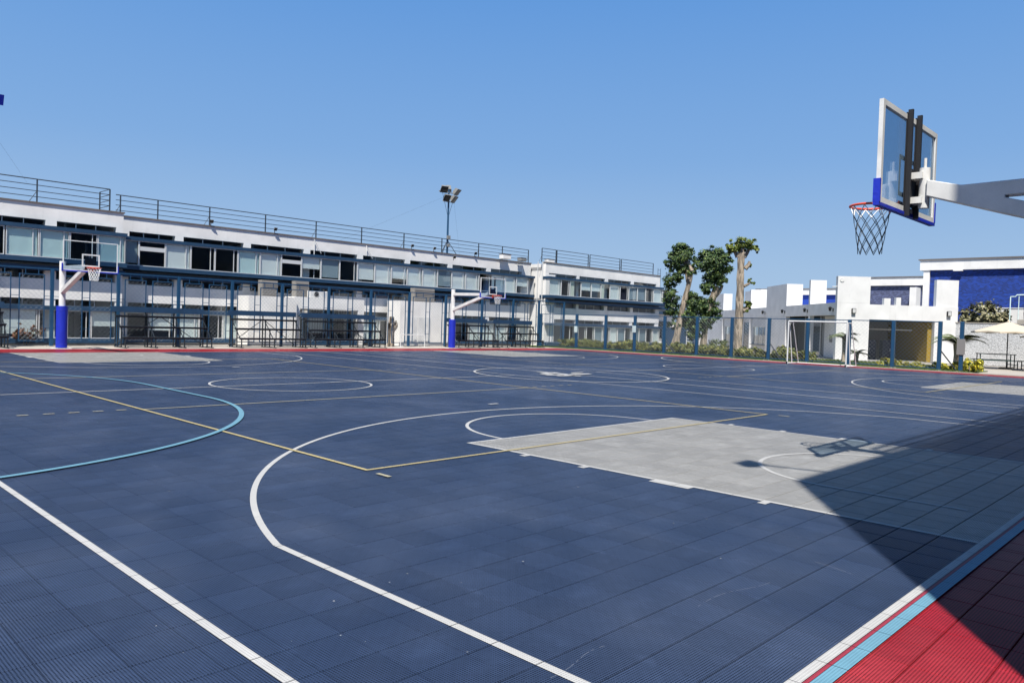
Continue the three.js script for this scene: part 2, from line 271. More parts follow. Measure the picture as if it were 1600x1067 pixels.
function wing(x0, x1, U, slits, upper, lower, top = 5.95) {
  const P = school, T = .3, wallParts = [], n = slits.length;
  const wall = (a, b, y0, y1) => mesh('wall', bu(a, b, y0, y1, U, U + T), M.plaster, P);
  wall(x0, x1, 5.3, top);
  mesh('coping', bu(x0 - .04, x1 + .04, top, top + .06, U - .05, U + T + .05), M.coping, P);
  wall(x0, x1, 1.97, 2.8);
  const gaps = []; let px = x0; for (const [a, b] of slits) { if (a > px) gaps.push([px, a]); px = b; } if (px < x1) gaps.push([px, x1]);
  for (const [a, b] of gaps) { mesh('pier', bu(a, b, 5.03, 5.3, U, U + T), M.plaster, P); mesh('pier', bu(a, b, 2.8, 3.2, U, U + T), M.plaster, P); mesh('pier', bu(a, b, .06, 1.97, U + .02, U + T), M.plaster, P); mesh('column', bu(a, b, 3.5, 5.03, U + .05, U + T), M.plaster, P); }
  for (const [a, b] of slits) { for (const [y0, y1] of [[5.03, 5.3], [2.8, 3.15], [1.68, 1.97]]) { const w = new THREE.Group(); w.name = 'clerestory_window'; P.add(w); const z = -U - .2, m = (b - a) / 3; mesh('pane', bx(a, b, y0, y1, z - .004, z), M.glass, w); mesh('frame', merge([bx(a, b, y0, y0 + .03, z - .03, z + .02), bx(a + m - .015, a + m + .015, y0 + .03, y1, z - .03, z + .02), bx(a + 2 * m - .015, a + 2 * m + .015, y0 + .03, y1, z - .03, z + .02)]), M.alu, w); } }
  mesh('fascia', bu(x0 - .05, x1 + .04, 4.87, 5.03, U - .42, U + T), M.blueFascia, P);
  mesh('fascia', bu(x0 - .05, x1 + .04, 3.50, 3.69, U - .42, U + T + .2), M.blueFascia, P);
  mesh('fascia', bu(x0, x1, 3.16, 3.35, U - .27, U - .02), M.blueFascia, P);
  mesh('fascia', bu(x0, x1, 1.50, 1.68, U - .30, U + T), M.blueFascia, P);
  mesh('sill', bu(x0, x1, .09, .30, U - .28, U + T), M.blueFascia, P);
  mesh('plinth', bu(x0, x1, -.02, .09, U - .1, U + T), M.plasterGrey, P);
  // upper glazing box and ground-floor glazing
  for (const [a, b, s] of upper) windowUnit(P, a, b, 3.695, 4.865, -U + .36, s);
  for (const [a, b, s] of lower) windowUnit(P, a, b, .305, 1.495, -U + .22, s);
  for (const s of [x0 + .01, x1 - .04]) mesh('end_panel', bu(s, s + .03, 3.69, 4.87, U - .36, U), M.alu, P);
  // rooms behind
  const D = 6;
  mesh('floor_slab', bu(x0, x1, 3.17, 3.46, U + .02, U + D), M.inner, P);
  mesh('roof_slab', bu(x0, x1, 5.5, 5.7, U + T, U + D), M.inner, P);
  mesh('back_wall', bu(x0, x1, 0, 5.7, U + D, U + D + .2), M.inner, P);
  mesh('ground_slab', bu(x0, x1, -.02, .02, U + T, U + D), M.inner, P);
  for (const s of [x0 + .02, x1 - .22]) mesh('side_wall', bu(s, s + .2, 0.02, 5.95, U + T, U + D), M.plaster, P);
  for (let k = 1; k < (x1 - x0) / 7; k++) mesh('partition', bu(x0 + k * 7.04 - .05, x0 + k * 7.04 + .05, .02, 5.5, U + .5, U + D), M.inner, P);
}
const seq = (x, w, str) => [...str].map((s, i) => [x + i * w + .004, x + (i + 1) * w - .004, s]);
// main range
{
  const sl = []; for (let k = 0; k < 8; k++) sl.push([k ? 6.45 + (k - 1) * 3.525 + .03 : 3.95, 6.45 + k * 3.525 - .37]);
  const up = [[3.36, 4.27, 'g'], ...seq(4.27, WIN, 'sbddtbskgdqbhbbgbbdbbkb').slice(0, 22)];
  const lowS = 'ohbdbbddhodbddoddobbbdd';
  wing(3.34, 31.7, 36.5, sl, up.filter(a => a[1] < 31.7), seq(3.6, WIN, lowS).filter(a => a[1] < 31.7));
}
// left wing, one step forward
wing(-13, 3.3, 35.35, [[-12.5, -9.7], [-9.0, -6.2], [-5.5, -2.6], [-2.1, .2], [.62, 3.0]].map(a => a), [...seq(-12.87, WIN, 'btbdtbbtb'), [-1.9, -1.35, 'd'], [-1.3, -.12, 't'], [-.1, 1.02, 't'], [1.04, 2.12, 'd'], [2.14, 3.28, 't']], [...seq(-12.87, WIN, 'bdbdbbdbb'), [-1.85, -.1, 'q'], [-.05, 1.0, 'd'], [1.02, 1.95, 'd'], [1.97, 3.2, 'k']], 5.95);
// right wing, one step forward
{
  const up = [[32.0, 33.3, 'b'], [33.31, 34.3, 'd'], [34.31, 35.6, 'c'], [35.61, 36.85, 'k'], [36.86, 38.05, 'k'], [38.06, 39.2, 'c'], [39.21, 40.55, 'b'], [40.56, 41.75, 'd'], [41.76, 42.95, 'g'], [42.96, 44.15, 'g'], [44.16, 45.3, 'd'], [45.31, 46.65, 'b']];
  wing(31.95, 46.75, 35.25, [[32.3, 35.5], [35.8, 39.0], [39.4, 42.5], [42.9, 46.2]], up, seq(34.6, WIN * .82, 'oddgdbgdggdb'), 6.02);
  const extra = thing('annex_building', 'low recessed white annex with blue bands behind the leaning tree', 'building');
  mesh('wall', bu(47.0, 54, 0, 5.0, 38.2, 38.6), M.plaster, extra); mesh('fascia', bu(47.0, 54, 3.3, 3.5, 37.9, 38.2), M.blueFascia, extra); mesh('fascia', bu(47.0, 54, 2.85, 3.05, 37.9, 38.2), M.blueFascia, extra); mesh('roof', bu(47, 54, 5.0, 5.1, 37.9, 44), M.coping, extra);
  mesh('window', bu(47.2, 53, 3.6, 4.7, 38.1, 38.19), M.darkGlass, extra); mesh('window', bu(47.2, 53, .6, 2.2, 38.1, 38.19), M.darkGlass, extra);
  mesh('pilaster', bu(31.94, 33.0, .06, 5.2, 35.24 - .012, 35.3), M.plaster, school);
  for (const [x, r] of [[31.88, .04], [31.86, .03]]) mesh('downpipe', bar([x, 1.6, -35.5 - (r > .035 ? 0 : .45)], [x, 6.1, -35.5 - (r > .035 ? 0 : .45)], r, 8), M.alu, school);
}
// projecting ground-floor rooms in front of the main range
function room(label, x0, x1, U, top, doorway) {
  const g = thing('projecting_room', label, 'outbuilding', [0, 0, 0], 0);
  const t = .2;
  if (doorway) {
    const [a, b, h] = doorway;
    mesh('wall', bu(x0, a, 0, top, U, U + t), M.plaster, g); mesh('wall', bu(b, x1, 0, top, U, U + t), M.plaster, g); mesh('lintel', bu(a, b, h, top, U, U + t), M.plaster, g);
    mesh('clerestory_window', bu(a, b, h - .03, h - .0, U + .1, U + .13), M.alu, g);
    for (let x = a + .18; x < b - .1; x += .16) mesh('window_bar', bar([x, .35, -U - .1], [x, h - .03, -U - .1], .011, 5), M.steelDark, g);
    mesh('sill', bu(a, b, 0, .35, U + .02, U + t), M.blueFascia, g);
    mesh('canopy', bu(a - .1, b + .1, 1.56, 1.72, U - .3, U - .004), M.blueFascia, g);
  } else mesh('wall', bu(x0, x1, 0, top, U, U + t), M.plaster, g);
  mesh('side_wall', bu(x0, x0 + t, 0, top, U + t, 36.19), M.plaster, g); mesh('side_wall', bu(x1 - t, x1, 0, top, U + t, 36.19), M.plaster, g);
  mesh('roof', bu(x0 + t, x1 - t, top - .18, top - .03, U + t, 36.19), M.concrete, g);
  return g;
}
room('blank white projecting room behind the second bleacher from the left', 9.15, 11.85, 34.9, 2.55);
room('white projecting room with barred opening and air conditioner on its roof', 11.87, 16.3, 35.15, 2.62, [12.2, 15.9, 2.0]);
{
  const g = room('white projecting room with two tall pale doors beside the right hoop pole', 18.7, 23.0, 34.9, 2.7);
  for (const x of [19.0, 20.05]) mesh('door', bu(x, x + .98, .05, 1.75, 34.87, 34.898), M.white, g);
}

// rooftop air conditioners and blocks standing on the projecting rooms
{
  const a = thing('air_conditioner', 'white outdoor air conditioner unit on the roof of the barred room', 'air conditioner', [13.35, 2.6, -35.4]);
  mesh('casing', new RoundedBoxGeometry(1.1, .36, .4, 2, .03).translate(0, .2, 0), M.white, a);
  mesh('fan_grille', new THREE.TorusGeometry(.14, .015, 6, 24).translate(-.15, .2, .21), M.floodGrey, a); mesh('fan', new THREE.CylinderGeometry(.13, .13, .02, 20).rotateX(PI / 2).translate(-.15, .2, .205), M.black, a);
  mesh('panel', bx(.2, .48, .06, .33, .201, .206), M.alu, a);
  const blk = std(.27, .26, .245, .9, { map: plasterTex });
  for (const [x, w, y, n] of [[10.6, .9, 2.55, 'leftmost of the two above the blank room'], [12.5, .8, 2.62, 'just left of the white air conditioner'], [21.0, 1.6, 2.7, 'above the two pale doors']]) {
    const b = thing('louvred_box', 'tall beige louvred equipment box, ' + n, 'equipment box', [x, y, -35.7], 0, 'louvred equipment boxes');
    mesh('casing', bx(-w / 2, w / 2, 0, .85, -.2, .2), blk, b); for (let k = 0; k < 7; k++) mesh('slat', bx(-w / 2 + .05, w / 2 - .05, .1 + k * .1, .15 + k * .1, .2, .222), blk, b);
  }
}

// roof railings
function railing(label, U, posts, x0, x1, y0, y1, ends) {
  const g = thing('roof_railing', label, 'railing', [0, 0, 0], 0, 'roof railings');
  const n = 4, s = (y1 - y0) / n;
  for (let k = 1; k <= n; k++) mesh('rail', bar([x0, y0 + s * k, -U], [x1, y0 + s * k, -U], k === n ? .024 : .017, 6), M.rail, g);
  for (const x of posts) mesh('post', bx(x - .025, x + .025, y0, y1, -U - .025, -U + .025), M.rail, g);
  for (const x of ends || []) { for (let k = 1; k <= n; k++) mesh('rail', bar([x, y0 + s * k, -U], [x, y0 + s * k, -U - 1.3], .018, 6), M.rail, g); mesh('post', bx(x - .025, x + .025, y0, y1, -U - 1.35, -U - 1.3), M.rail, g); }
  for (let i = 0; i < posts.length; i += 2) mesh('brace', bar([posts[i], y0 + .5, -U], [posts[i] - .3, y0, -U + .02], .014, 5), M.rail, g);
  return g;
}
railing('dark steel rooftop railing on the left wing turning back at its end', 35.5, [-12.5, -9.5, -6.5, -3.2, -.1, 2.75], -13, 2.75, 6.0, 6.98, [2.75]);
railing('long dark steel rooftop railing along the middle of the white school', 36.7, [3.6, 5.3, 7.85, 10.9, 13.98, 17.05, 20.2, 23.3, 26.6, 28.9, 31.6], 3.4, 31.6, 6.0, 6.95);
for (const [a, b, l] of [[31.75, 33.3, 'short railing frame above the downpipe corner of the right wing'], [33.4, 37.1, 'first long railing frame on the right wing roof'], [37.3, 41.2, 'middle railing frame on the right wing roof'], [41.4, 46.0, 'last railing frame on the right wing roof beside the tree']]) railing(l, 35.5, [a, b], a, b, 6.06, 7.05);
{
  const g = thing('roof_ladder', 'dark steel cage ladder at the right end of the school roof', 'ladder', [46.6, 4.6, -35.4]);
  for (const x of [0, .4]) mesh('stile', bar([x, 0, 0], [x, 2.1, 0], .02, 5), M.rail, g); for (let k = 0; k < 7; k++) mesh('rung', bar([0, .15 + k * .3, 0], [.4, .15 + k * .3, 0], .014, 5), M.rail, g);
}

// floodlight mast and small roof lamps
function lampHead(parent, x, y, z, ry, rx, s = 1) {
  const h = new THREE.Group(); h.name = 'floodlight'; h.position.set(x, y, z); h.rotation.set(rx, ry, 0, 'YXZ'); parent.add(h);
  const g = new THREE.CylinderGeometry(.36 * s, .22 * s, .26 * s, 4, 1).rotateY(PI / 4).rotateX(PI / 2); mesh('housing', toCreasedNormals(g, .3), M.floodGrey, h);
  mesh('glass', bx(-.23 * s, .23 * s, -.23 * s, .23 * s, .131 * s, .14 * s), M.darkGlass, h); return h;
}
{
  const g = thing('floodlight_mast', 'slender roof mast carrying a cluster of grey floodlights', 'floodlight', [24.2, 5.75, -37.2]);
  mesh('pole', bar([0, 0, 0], [0, 4.55, 0], .075, 10, .055), M.bluePost, g);
  for (const [x, z] of [[-.75, .3], [.75, .3], [0, -.8]]) mesh('strut', bar([x, .1, z], [0, 1.2, 0], .022, 5), M.rail, g);
  for (const x of [-.62, .62]) mesh('stay', bar([x, 4.5, 0], [0, 2.7, 0], .012, 5), M.rail, g);
  mesh('crossarm', bx(-.85, .85, 4.32, 4.38, -.03, .03), M.floodGrey, g); mesh('crossarm', bx(-.5, .5, 3.72, 3.78, -.03, .03), M.floodGrey, g);
  lampHead(g, -.55, 4.55, .12, -.3, .75); lampHead(g, .58, 4.52, .1, .35, .75); lampHead(g, .05, 4.68, -.1, 2.8, .4, .9); lampHead(g, -.27, 4.02, .1, -.25, .75, .95); lampHead(g, .33, 4.02, .12, .3, .7, .95);
  mesh('junction_box', bx(-.13, .13, 1.25, 1.5, .06, .16), M.floodGrey, g); mesh('junction_box', bx(-.1, .1, .75, .95, .07, .15), M.floodGrey, g);
  mesh('guy_wire', bar([0, 4.2, 0], [-8.5, .3, .2], .003, 4), M.rail, g); mesh('guy_wire', bar([.5, 3.7, 0], [1.3, .35, -.2], .003, 4), M.rail, g);
  const l = thing('blue_floodlight', 'blue floodlight on a bracket cut by the left picture edge', 'floodlight', [-3.12, 8.3, -28.0]);
  mesh('housing', toCreasedNormals(new THREE.CylinderGeometry(.24, .14, .3, 4, 1).rotateY(PI / 4).rotateX(1.9), .3), M.padBlue, l); mesh('bracket', bar([0, 0, 0], [-.9, -.25, 0], .025, 6), M.rail, l); mesh('pole', bar([-.9, -8.3, 0], [-.9, .2, 0], .07, 10), M.bluePost, l);
  mesh('guy_wire', bar([-.9, 0.1, 0], [3.0, -1.3, -9.0], .003, 4), M.rail, l);
}
function roofLamp(x, y, U, label) { const g = thing('roof_lamp', label, 'lamp', [x, y, -U], 0, 'small lamps on the roof edge'); mesh('bracket', bar([0, 0, 0], [0, .18, .06], .02, 6), M.floodGrey, g); lampHead(g, 0, .22, .1, R(-.4, .4), .6, .36); return g; }
roofLamp(7.8, 6.0, 36.45, 'lamp on the parapet left of the window with a dark curtain'); roofLamp(20.6, 6.0, 36.45, 'square lamp on the roof edge left of the mast'); roofLamp(22.4, 6.0, 36.45, 'square lamp on the roof edge next to the mast'); roofLamp(23.9, 5.55, 36.2, 'lamp hanging from the parapet below the mast'); roofLamp(26.0, 6.0, 36.45, 'small lamp on the roof edge right of the mast'); roofLamp(11.3, 6.0, 36.45, 'small lamp above the half open window');
{
  for (const [x, s, l] of [[28.6, 1, 'pale box on the roof edge beside the railing'], [30.3, .7, 'dark low box on the roof edge near the downpipes'], [32.6, .9, 'pale low box at the roof corner of the right wing']]) { const b = thing('roof_box', l, 'box', [x, 6.01, -36.1 + (x > 32 ? .6 : 0)]); mesh('casing', new RoundedBoxGeometry(.8 * s, .32 * s, .4, 1, .03).translate(0, .16 * s, 0), x > 30 && x < 31 ? M.floodGrey : M.plaster, b); mesh('lid', bx(-.42 * s, .42 * s, .32 * s, .35 * s, -.22, .22), M.coping, b); }
  for (const [x, l] of [[13.7, 'white cable pole leaning on the parapet beside the grey glass window'], [17.2, 'short white cable bracket over the third clerestory']]) { const c = thing('cable_bracket', l, 'bracket', [x, 5.9, -36.44]); mesh('tube', bar([0, 0, .05], [0, -2.3 + (x > 15 ? 1.9 : 0), .1], .022, 6), M.white, c); mesh('arm', bar([0, 0, .05], [.45, -.75, .06], .018, 6), M.white, c); }
}
console.log('school done');

// ---------------------------------------------------------------- chain-link fences
const linkCache = {};
function linkGeo(w, h, p, r) {
  const key = [w.toFixed(3), h, p, r].join(); if (linkCache[key]) return linkCache[key];
  const l = []; const k = Math.SQRT1_2;
  for (const s of [1, -1]) for (let c = -h; c < w + h; c += p) { // line x = c + s*y (s=1) or x = c - y + h
    let x0, y0, x1, y1; if (s > 0) { y0 = Math.max(0, -c); x0 = c + y0; y1 = Math.min(h, w - c); x1 = c + y1; } else { const cc = c + 0; y0 = Math.max(0, cc - w); x0 = cc - y0; y1 = Math.min(h, cc); x1 = cc - y1; }
    if (y1 - y0 < .02) continue; const g = new THREE.CylinderGeometry(r, r, Math.hypot(x1 - x0, y1 - y0), 3, 1, true); g.rotateZ(s > 0 ? -PI / 4 : PI / 4); g.translate((x0 + x1) / 2, (y0 + y1) / 2, s * r * .6); l.push(g);
  }
  return linkCache[key] = merge(l);
}
{
  const U = 33.8, g = thing('chain_link_fence', 'tall blue steel fence of framed chain-link panels behind the bleachers', 'fence', [0, 0, -U]);
  const H = 3.2, xs = []; for (let x = -13 + .02; x < 31; x += 2.575) xs.push(x);
  const px = [-12.75, -10.2, -7.65, -5.1, -2.52, .08, 2.62, 5.2, 7.75, 10.38, 13.1, 15.8, 18.5, 21.3, 24.35, 27.2, 29.75, 32.4];
  for (const x of px) { mesh('post', bx(x - .06, x + .06, 0, H, -.06, .06), M.bluePost, g); mesh('foot', bx(x - .14, x + .14, 0, .03, -.14, .14), M.concrete, g); }
  for (let i = 0; i + 1 < px.length; i++) {
    const a = px[i], b = px[i + 1]; if (a > 31) continue;
    mesh('top_rail', bx(a + .061, b - .061, H - .05, H, -.025, .025), M.bluePost, g);
    const w = (b - a - .12 - .66) / 2;
    for (const s of [a + .06 + .2, b - .06 - .2 - w]) {
      const f = new THREE.Group(); f.name = 'panel'; f.position.set(s, .22, 0); g.add(f); const h = 2.72, r = .018;
      mesh('frame', merge([bx(0, r * 2, 0, h, -r, r), bx(w - r * 2, w, 0, h, -r, r), bx(r * 2, w - r * 2, 0, r * 2, -r, r), bx(r * 2, w - r * 2, h - r * 2, h, -r, r)]), M.bluePost, f);
      const m = mesh('chain_link', linkGeo(w - r * 4, h - r * 4, .19, .0042), M.wire, f); m.position.set(r * 2, r * 2, 0);
      for (const k of [.25, .75]) mesh('hanger', bx(w * k - .012, w * k + .012, h, h + .21, -.012, .012), M.bluePost, f);
    }
    for (const y of [.75, 2.05]) { for (const [p, q] of [[a + .061, a + .26], [b - .26, b - .061], [a + .26 + w, b - .26 - w]]) mesh('tie', bx(p, q, y, y + .02, -.01, .01), M.bluePost, g); }
  }
}
{
  const X = 30, g = thing('chain_link_fence', 'lower chain-link fence on thick blue posts along the hedge and lawn', 'fence', [X, 0, 0]);
  const us = [33.8, 30.6, 28.2, 25.95, 23.8, 21.6, 19.4, 17.22, 15.1, 13.0, 10.93, 8.9, 8.0], H = 2.3;
  us.forEach((u, i) => { mesh('post', new RoundedBoxGeometry(.16, H, .16, 1, .02).translate(0, H / 2, -u), M.bluePost, g); mesh('foot', bx(-.2, .2, 0, .05, -u - .2, -u + .2), M.concrete, g); });
  for (let i = 0; i + 1 < us.length; i++) {
    const a = us[i], b = us[i + 1], L = a - b - .16; if (i === us.length - 2) { continue; }
    mesh('top_rail', bx(-.02, .02, H - .05, H - .01, -a + .081, -b - .081), M.bluePost, g); mesh('bottom_rail', bx(-.02, .02, .10, .14, -a + .081, -b - .081), M.bluePost, g);
    const m = mesh('chain_link', linkGeo(L, H - .2, .19, .0040), M.wire, g); m.rotation.y = -PI / 2; m.position.set(0, .14, -a + .08);
  }
  for (const u of [23.8, 17.22, 8.9]) mesh('brace', bar([.05, 1.0, -u], [.1, .0, -u + .75], .03, 6), M.steelDark, g);
  const signs = [[30 - .1, 1.45, 25.95, 'small pale sign on the first thick blue post'], [30 - .1, 1.3, 30.6, 'small pale sign on the fence corner post'], [30 - .1, 1.15, 8.0, 'grey meter box fixed to the last blue post']];
  signs.forEach(([x, y, u, l], i) => { const s = thing('sign_plate', l, 'sign', [x, y, -u]); mesh('plate', new RoundedBoxGeometry(.03, .42 + (i > 1 ? .3 : 0), .28 + (i > 1 ? .06 : 0), 1, .01), i > 1 ? M.floodGrey : M.blindTeal, s); mesh('bracket', bx(.005, .06, -.03, .03, -.05, .05), M.steelDark, s); });
}

// ---------------------------------------------------------------- bleachers along the far side
function bleacher(x0, x1, label) {
  const g = thing('bleacher', label, 'bleacher', [x0, 0, -33.3], 0, 'black steel bleachers in front of the far fence');
  const L = x1 - x0, r = .022;
  const rows = [[.48, .98], [.93, .50], [1.38, .05]];                  // height, distance towards the court
  for (const [y, z] of rows) { mesh('seat_plank', bx(0, L, y - .035, y, z - .13, z + .13), M.steelDark, g); mesh('seat_rail', bx(0, L, y - .09, y - .036, z - .02, z + .02), M.steelDark, g); }
  const n = Math.max(2, Math.round(L / 1.45));
  for (let k = 0; k <= n; k++) { const x = .06 + (L - .12) * k / n;
    for (const [y, z] of rows) { mesh('leg', bx(x - r, x + r, 0, y - .036, z + .07, z + .07 + 2 * r), M.steelDark, g); }
    mesh('leg', bx(x - r, x + r, 0, 1.74, -.16, -.16 + 2 * r), M.steelDark, g);
    mesh('foot_bar', bx(x - r, x + r, 0.0, .04, -.2, 1.25), M.steelDark, g);
    mesh('stringer', sqbar([x, .42, .95], [x, 1.32, .02], .03, .03), M.steelDark, g);
  }
  for (const [a, b] of [[0, L / 2], [L, L / 2]]) mesh('brace', bar([a, .12, -.11], [b, 1.36, -.11], .018, 5), M.steelDark, g);
  mesh('back_rail', bx(0, L, .08, .12, -.16, -.12), M.steelDark, g);
  mesh('back_board', bx(-.1, L + .06, 1.52, 1.76, -.115, -.085), M.blueFascia, g);
  return g;
}
bleacher(-5.2, -1.72, 'black bleacher cut by the left edge beside the padded pole');
bleacher(2.35, 6.15, 'black steel bleacher right of the left padded pole');
bleacher(7.45, 10.9, 'black steel bleacher in front of the blank white room');
bleacher(11.35, 15.75, 'black steel bleacher in front of the barred opening');
bleacher(21.0, 24.4, 'black steel bleacher just right of the right padded pole');
bleacher(25.1, 28.6, 'last black steel bleacher before the hedge');

// ---------------------------------------------------------------- basketball hoops
function netGeo(top, bot, h, n, rows, r, from, to) { // knotted net hanging from the ring
  const l = [], pt = (k, i) => { const t = k / rows, rad = top + (bot - top) * Math.pow(t, .7), a = (i + (k % 2) * .5) / n * 2 * PI; return [rad * Math.cos(a), -h * t, rad * Math.sin(a)]; };
  for (let k = from; k < to; k++) for (let i = 0; i < n; i++) { l.push(bar(pt(k, i), pt(k + 1, i), r, 4)); l.push(bar(pt(k, i), pt(k + 1, k % 2 ? i + 1 : i - 1), r, 4)); }
  return merge(l);
}
// a hoop stands at its pole; local +z points to the court, board at distance L
function hoop(label, pos, turn, L, o) {
  const g = thing('basketball_hoop', label, 'basketball hoop', pos, turn, 'basketball hoops');
  mesh('pole', merge([new THREE.CylinderGeometry(.115, .115, 3.42, 24).translate(0, 1.71, 0), bx(-.3, .3, 0, .03, -.3, .3)]), M.white, g);
  if (o.pad) mesh('pole_pad', merge([new THREE.CylinderGeometry(.20, .20, 1.62, 28).translate(0, .86, 0), new THREE.TorusGeometry(.2, .008, 6, 28).rotateX(PI / 2).translate(0, .2, 0), new THREE.TorusGeometry(.2, .008, 6, 28).rotateX(PI / 2).translate(0, 1.5, 0)]), M.padBlue, g);
  const zb = L - .12, yj = 3.2;
  // triangular arm: level upper beam and rising lower beam that meet before the board
  const sh1 = new THREE.Shape(); // side profile in (z, y)
  const jz = L - .95;
  sh1.moveTo(.05, 3.22); sh1.lineTo(jz + .4, 3.18); sh1.lineTo(L - .22, 3.27); sh1.lineTo(L - .22, 3.11); sh1.lineTo(jz, 2.865); sh1.lineTo(.05, 2.16); sh1.lineTo(.05, 2.33); sh1.lineTo(jz, 3.015); sh1.lineTo(jz, 3.05); sh1.lineTo(.05, 3.07);
  const eg = new THREE.ExtrudeGeometry(sh1, { depth: .15, bevelEnabled: true, bevelSize: .008, bevelThickness: .008, bevelSegments: 1 }); eg.rotateY(-PI / 2); eg.translate(.075, 0, 0);
  mesh('arm', uvm(eg), M.white, g);
  mesh('hinge', merge([new THREE.CylinderGeometry(.055, .055, .44, 18).translate(0, 3.2, L - .17), bx(-.09, .09, 3.30, 3.37, L - .17, L - .05), bx(-.09, .09, 3.03, 3.10, L - .17, L - .05), new THREE.CylinderGeometry(.016, .016, .12, 8).translate(0, 3.47, L - .17)]), M.white, g);
  mesh('spring', bar([-.09, 3.08, L - .15], [-.09, 3.38, L - .13], .018, 8), M.floodGrey, g);
  const bb = new THREE.Group(); bb.name = 'backboard'; bb.position.set(0, 0, L); g.add(bb);
  const w = o.w / 2, y0 = 2.94, y1 = 4.0, f = o.dark ? .055 : .03, d = .022;
  mesh('glass', bx(-w + f, w - f, y0 + f, y1 - f, -.006, .006), M.boardGlass, bb);
  mesh('frame', merge([bx(-w, -w + f, y0, y1, -d, d), bx(w - f, w, y0, y1, -d, d), bx(-w + f, w - f, y0, y0 + f, -d, d), bx(-w + f, w - f, y1 - f, y1, -d, d)]), M.white, bb);
  for (const s of [-1, 1]) mesh('mounting_channel', merge([bx(s * .155 - .016, s * .155 + .016, y0 - .05, y1 + .05, -.074, -.024), bx(s * .155 - .035, s * .155 + .035, y0 - .02, y1 + .02, -.0235, -.012)]), M.black, bb);
  mesh('mounting_plate', bx(-.12, .12, 3.0, 3.42, -.05, -.03), M.black, bb);
  mesh('target_square', merge([bx(-.295, -.245, 3.10, 3.55, .007, .010), bx(.245, .295, 3.10, 3.55, .007, .010), bx(-.245, .245, 3.10, 3.15, .007, .010), bx(-.245, .245, 3.50, 3.55, .007, .010)]), M.white, bb);
  mesh('edge_pad', merge([bx(-w - .03, w + .03, y0 - .036, y0 - .001, -.026, .036), bx(-w - .03, -w - .002, y0, y0 + .24, -.03, .04), bx(w + .002, w + .03, y0, y0 + .24, -.03, .04)]), M.padBlue, bb);
  const ring = new THREE.Group(); ring.name = 'rim'; ring.position.set(0, 3.05, L + .38); g.add(ring);
  mesh('ring', new THREE.TorusGeometry(.228, .014, 8, 40).rotateX(PI / 2), M.rim, ring);
  const tri = new THREE.Shape(); tri.moveTo(-.11, -.33); tri.lineTo(.11, -.33); tri.lineTo(.16, -.16); tri.lineTo(-.16, -.16);
  mesh('bracket', merge([new THREE.ExtrudeGeometry(tri, { depth: .012, bevelEnabled: false }).rotateX(PI / 2).rotateY(0), bx(-.11, .11, -.13, .02, -.33, -.315), bx(-.12, -.10, -.06, 0, -.33, -.2), bx(.10, .12, -.06, 0, -.33, -.2)]), M.rim, ring);
  const nt = new THREE.Group(); nt.name = 'net'; nt.position.set(0, 3.04, L + .38); g.add(nt);
  if (o.dark) { mesh('upper_cords', netGeo(.222, .125, .54, 10, 6, .006, 0, 1), M.netWhite, nt); mesh('cords', netGeo(.222, .125, .54, 10, 6, .0042, 1, 6), M.netDark, nt); }
  else mesh('cords', netGeo(.222, .13, .45, 12, 6, .007, 0, 6), M.netWhite, nt);
  return g;
}
hoop('near hoop with glass backboard seen from behind, orange rim and dark net', [.06, -.0, 1.82], PI, 3.2, { w: 1.86, dark: true });
hoop('left far hoop with white net and blue padded pole', [-.06, 0, -31.9], 0, 3.3, { w: 1.8, pad: true });
hoop('right far hoop with blue padded pole beside the pale doors', [20.2, 0, -31.9], 0, 3.3, { w: 1.9, pad: true });

{ const g = thing('pale_post', 'pale yellow post with a flat cap at the left picture edge', 'post', [-2.32, 0, -33.3]); mesh('shaft', bar([0, 0, 0], [0, 3.3, 0], .09, 12), std(.52, .52, .30, .7, { map: paintTex }), g); mesh('cap', bx(-.5, .28, 3.3, 3.42, -.3, .3), M.plaster, g); }
// ---------------------------------------------------------------- goals
function goal(name, label, pos, w, h, d, r) { // mouth along z, depth towards +x
  const g = thing(name, label, 'goal', pos);
  for (const s of [0, -w]) { mesh('post', bar([0, 0, s], [0, h, s], r, 10), M.white, g); mesh('stay', bar([.12, h - .03, s], [d * .42, .05, s], r * .7, 8), M.white, g); mesh('ground_bar', bar([0, r, s], [d, r, s], r * .8, 8), M.white, g); mesh('depth_bar', bar([0, h - r, s], [.5, h - r, s], r * .7, 8), M.white, g); mesh('back_stay', bar([.5, h - r, s], [d, .06, s], r * .6, 8), M.white, g); mesh('wheel', new THREE.CylinderGeometry(.06, .06, .05, 14).rotateX(PI / 2).translate(-.04, .06, s), M.black, g); }
  mesh('crossbar', bar([0, h, 0], [0, h, -w], r, 10), M.white, g); mesh('back_bar', bar([d, r, 0], [d, r, -w], r * .8, 8), M.white, g);
  return g;
}
goal('football_goal', 'white steel goal frame standing on the right edge of the court', [27.55, 0, -12.2], 2.85, 2.12, 1.3, .036);
{
  const g = thing('pipe_barrier', 'low white pipe barrier in front of the cut tree trunk', 'barrier', [17.4, 0, -33.1]);
  mesh('top_pipe', bar([0, .72, 0], [1.75, .72, 0], .025, 8), M.white, g); for (const x of [0, 1.75]) { mesh('leg', bar([x, 0, 0], [x, .72, 0], .022, 8), M.white, g); mesh('foot', bx(x - .03, x + .03, 0, .03, -.25, .25), M.white, g); }
}
console.log('hoops done');

